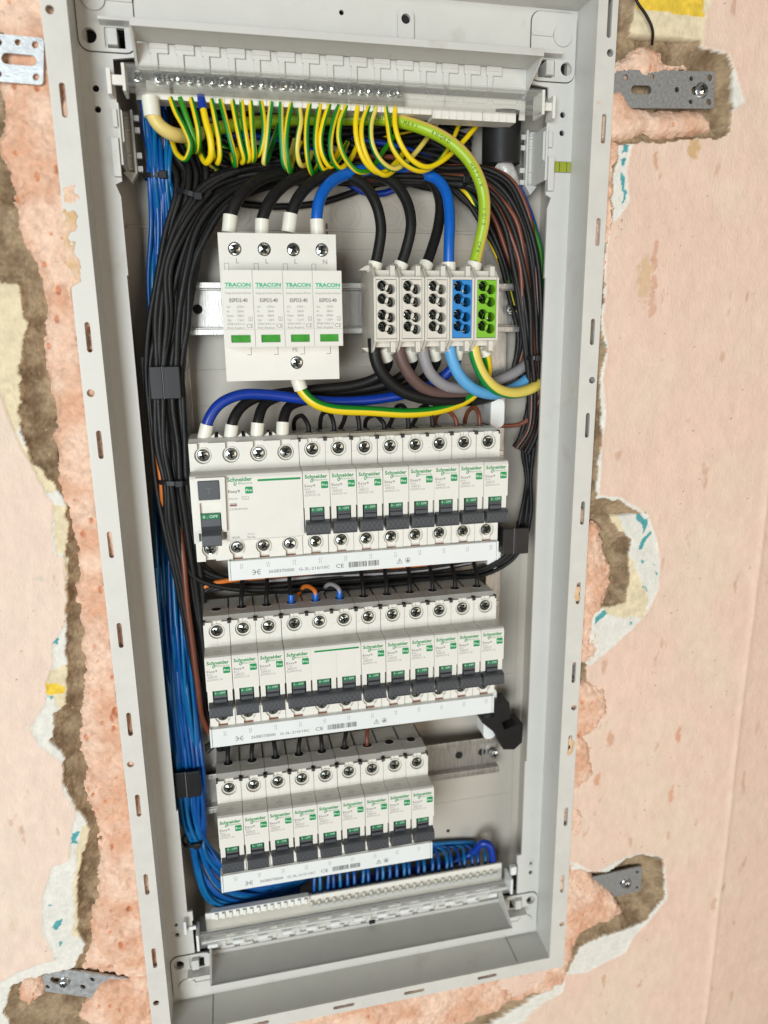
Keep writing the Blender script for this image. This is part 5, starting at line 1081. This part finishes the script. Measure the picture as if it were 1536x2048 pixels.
m_ = MB(); m_.prism([tuple(at(x, y, 52)[::2]) for x, y in ((985, 1400), (1015, 1400), (1017, 1432), (1000, 1440), (1005, 1455), (1030, 1445), (1043, 1442), (1040, 1480), (1025, 1494), (1003, 1494), (985, 1460), (960, 1440), (962, 1432), (985, 1430))], [], 48, 66, BLACKT); m_.build('clamp_body', t, .8, offset=O)
# conduit at the top right
t = thing('conduit', 'short dark grey plastic conduit behind the right end of the top strip', 'conduit', (227, 62, 232)); O = (227, 62, 232)
CON = mat('conduit_grey', (.012, .012, .012), .5, spec=.3, var=.2, nscale=90); m_ = MB(); m_.tube([(228, 60, 262), (228, 61, 250), (228.5, 62, 229)], 13.5, CON, n=24); m_.build('tube_shell', t, offset=O)
m_ = MB(); m_.tube([(228.5, 62, 229.2), (232, 60, 224), (237, 62, 214)], 6.5, mat('film_clear', (.5, .48, .46), .2, var=.3, nscale=200, bump=.8, bscale=300), n=12); m_.build('plastic_film', t, offset=O)
cable('neutral_cable', 'blue cable slipping out of the conduit in the upper right corner', [(1000, 318, 66), (1014, 335, 62), (1030, 365, 64), (1060, 430, 70), (1085, 520, 74)], 2.6, BLUEC, None)
cable('earth_cable', 'green yellow wire hugging the right wall beside the black bundle', [(1040, 380, 70), (1062, 440, 70), (1082, 510, 68), (1082, 590, 66), (1076, 700, 66)], 2.0, GYD, None, phase=.65)
cable('bare_sleeve', 'short beige insulation stub hanging in the upper right corner', [(985, 372, 60), (992, 390, 60), (1002, 425, 60)], 2.0, mat('stub_beige', srgb(176, 158, 136), .5), None, 'sleeve')
# ================================================================ WALL STRAPS
def strap(label, q, Y, material, holes, scr=None, t_=1.6):
    """q: four pixel corners on plane Y (tl,tr,br,bl); holes in unit coords"""
    A = [np.array(at(x, y, Y)) for x, y in q]
    O = tuple(A[0]); t = thing('mounting_strap', label, 'metal strap', O, 'perforated mounting straps of the box')
    U = A[1]-A[0]; V = A[3]-A[0]; Lu = np.linalg.norm(U); Lv = np.linalg.norm(V)
    pt = lambda a, b_: (A[0][0]+U[0]*a+V[0]*b_, A[0][2]+U[2]*a+V[2]*b_)
    ring = [pt(a/Lu, b_/Lv) for a, b_ in rrect(0, Lu, 0, Lv, 2.2)]
    hs = []
    for (a, b_, w, h) in holes: hs.append([pt(x/Lu, z/Lv) for x, z in slot(a*Lu, b_*Lv, w, h, 5)])
    m_ = MB(); m_.prism(ring, hs, Y, Y+t_, material); m_.build('plate', t, .25, offset=O)
    if scr:
        a, b_, r = scr; c_ = pt(a, b_); m_ = MB(); m_.cyl(c_, r*1.25, Y-.8, Y-.01, ZINC, n=20); m_.build('washer', t, .2, offset=O)
        o = bpy.data.objects.new('screw', screw_mesh(r, ZINC, .3)); link(o, t); o.location = ((c_[0]-O[0])*S, (-2.6)*S, (c_[1]-O[2])*S)
    return t
strap('bright galvanised strap at the upper left edge of the wall', [(-60, 62), (88, 76), (84, 168), (-60, 158)], 13.0, GALV, [(.66, .5, 18, 5.6), (.88, .16, 3.6, 3.6), (.90, .84, 3.6, 3.6), (.38, .18, 3.6, 3.6), (.38, .84, 3.6, 3.6), (.64, .14, 3.2, 3.2)])
strap('grey perforated strap with a cross head screw at the upper right', [(1190, 138), (1430, 143), (1428, 223), (1190, 215)], 15.0, GALVG, [(.38, .52, 15, 5.4), (.68, .5, 3.4, 3.4), (.25, .2, 3.6, 3.6), (.47, .17, 3.2, 3.2), (.80, .2, 3, 3), (.80, .82, 3, 3), (.955, .17, 4, 4), (.955, .82, 4, 4), (.87, .52, 12, 5.5)], scr=(.885, .52, 4.0))
strap('shiny strap with smeared foam at the lower left corner', [(72, 1930), (262, 1958), (258, 2000), (84, 1982)], 20.0, GALV, [(.2, .5, 12, 6), (.07, .25, 3.2, 3.2), (.07, .8, 3.2, 3.2), (.45, .6, 4, 4), (.57, .25, 3.6, 3.6)], scr=(.26, .5, 3.4))
strap('grey strap with round screw in the lower right recess', [(1150, 1762), (1284, 1732), (1280, 1788), (1150, 1812)], 18.0, GALVG, [(.93, .2, 3, 3), (.93, .82, 3, 3), (.74, .5, 9, 4.5)], scr=(.76, .55, 4.0))
# the dark wire in the upper right recess
cable('loose_wire', 'thin black wire sticking out of the plaster above the upper right strap', [(1262, -30, 12), (1275, 5, 10), (1292, 30, 10), (1305, 60, 11), (1304, 90, 16)], .9, BLACKC, None, 'wire', n=8)
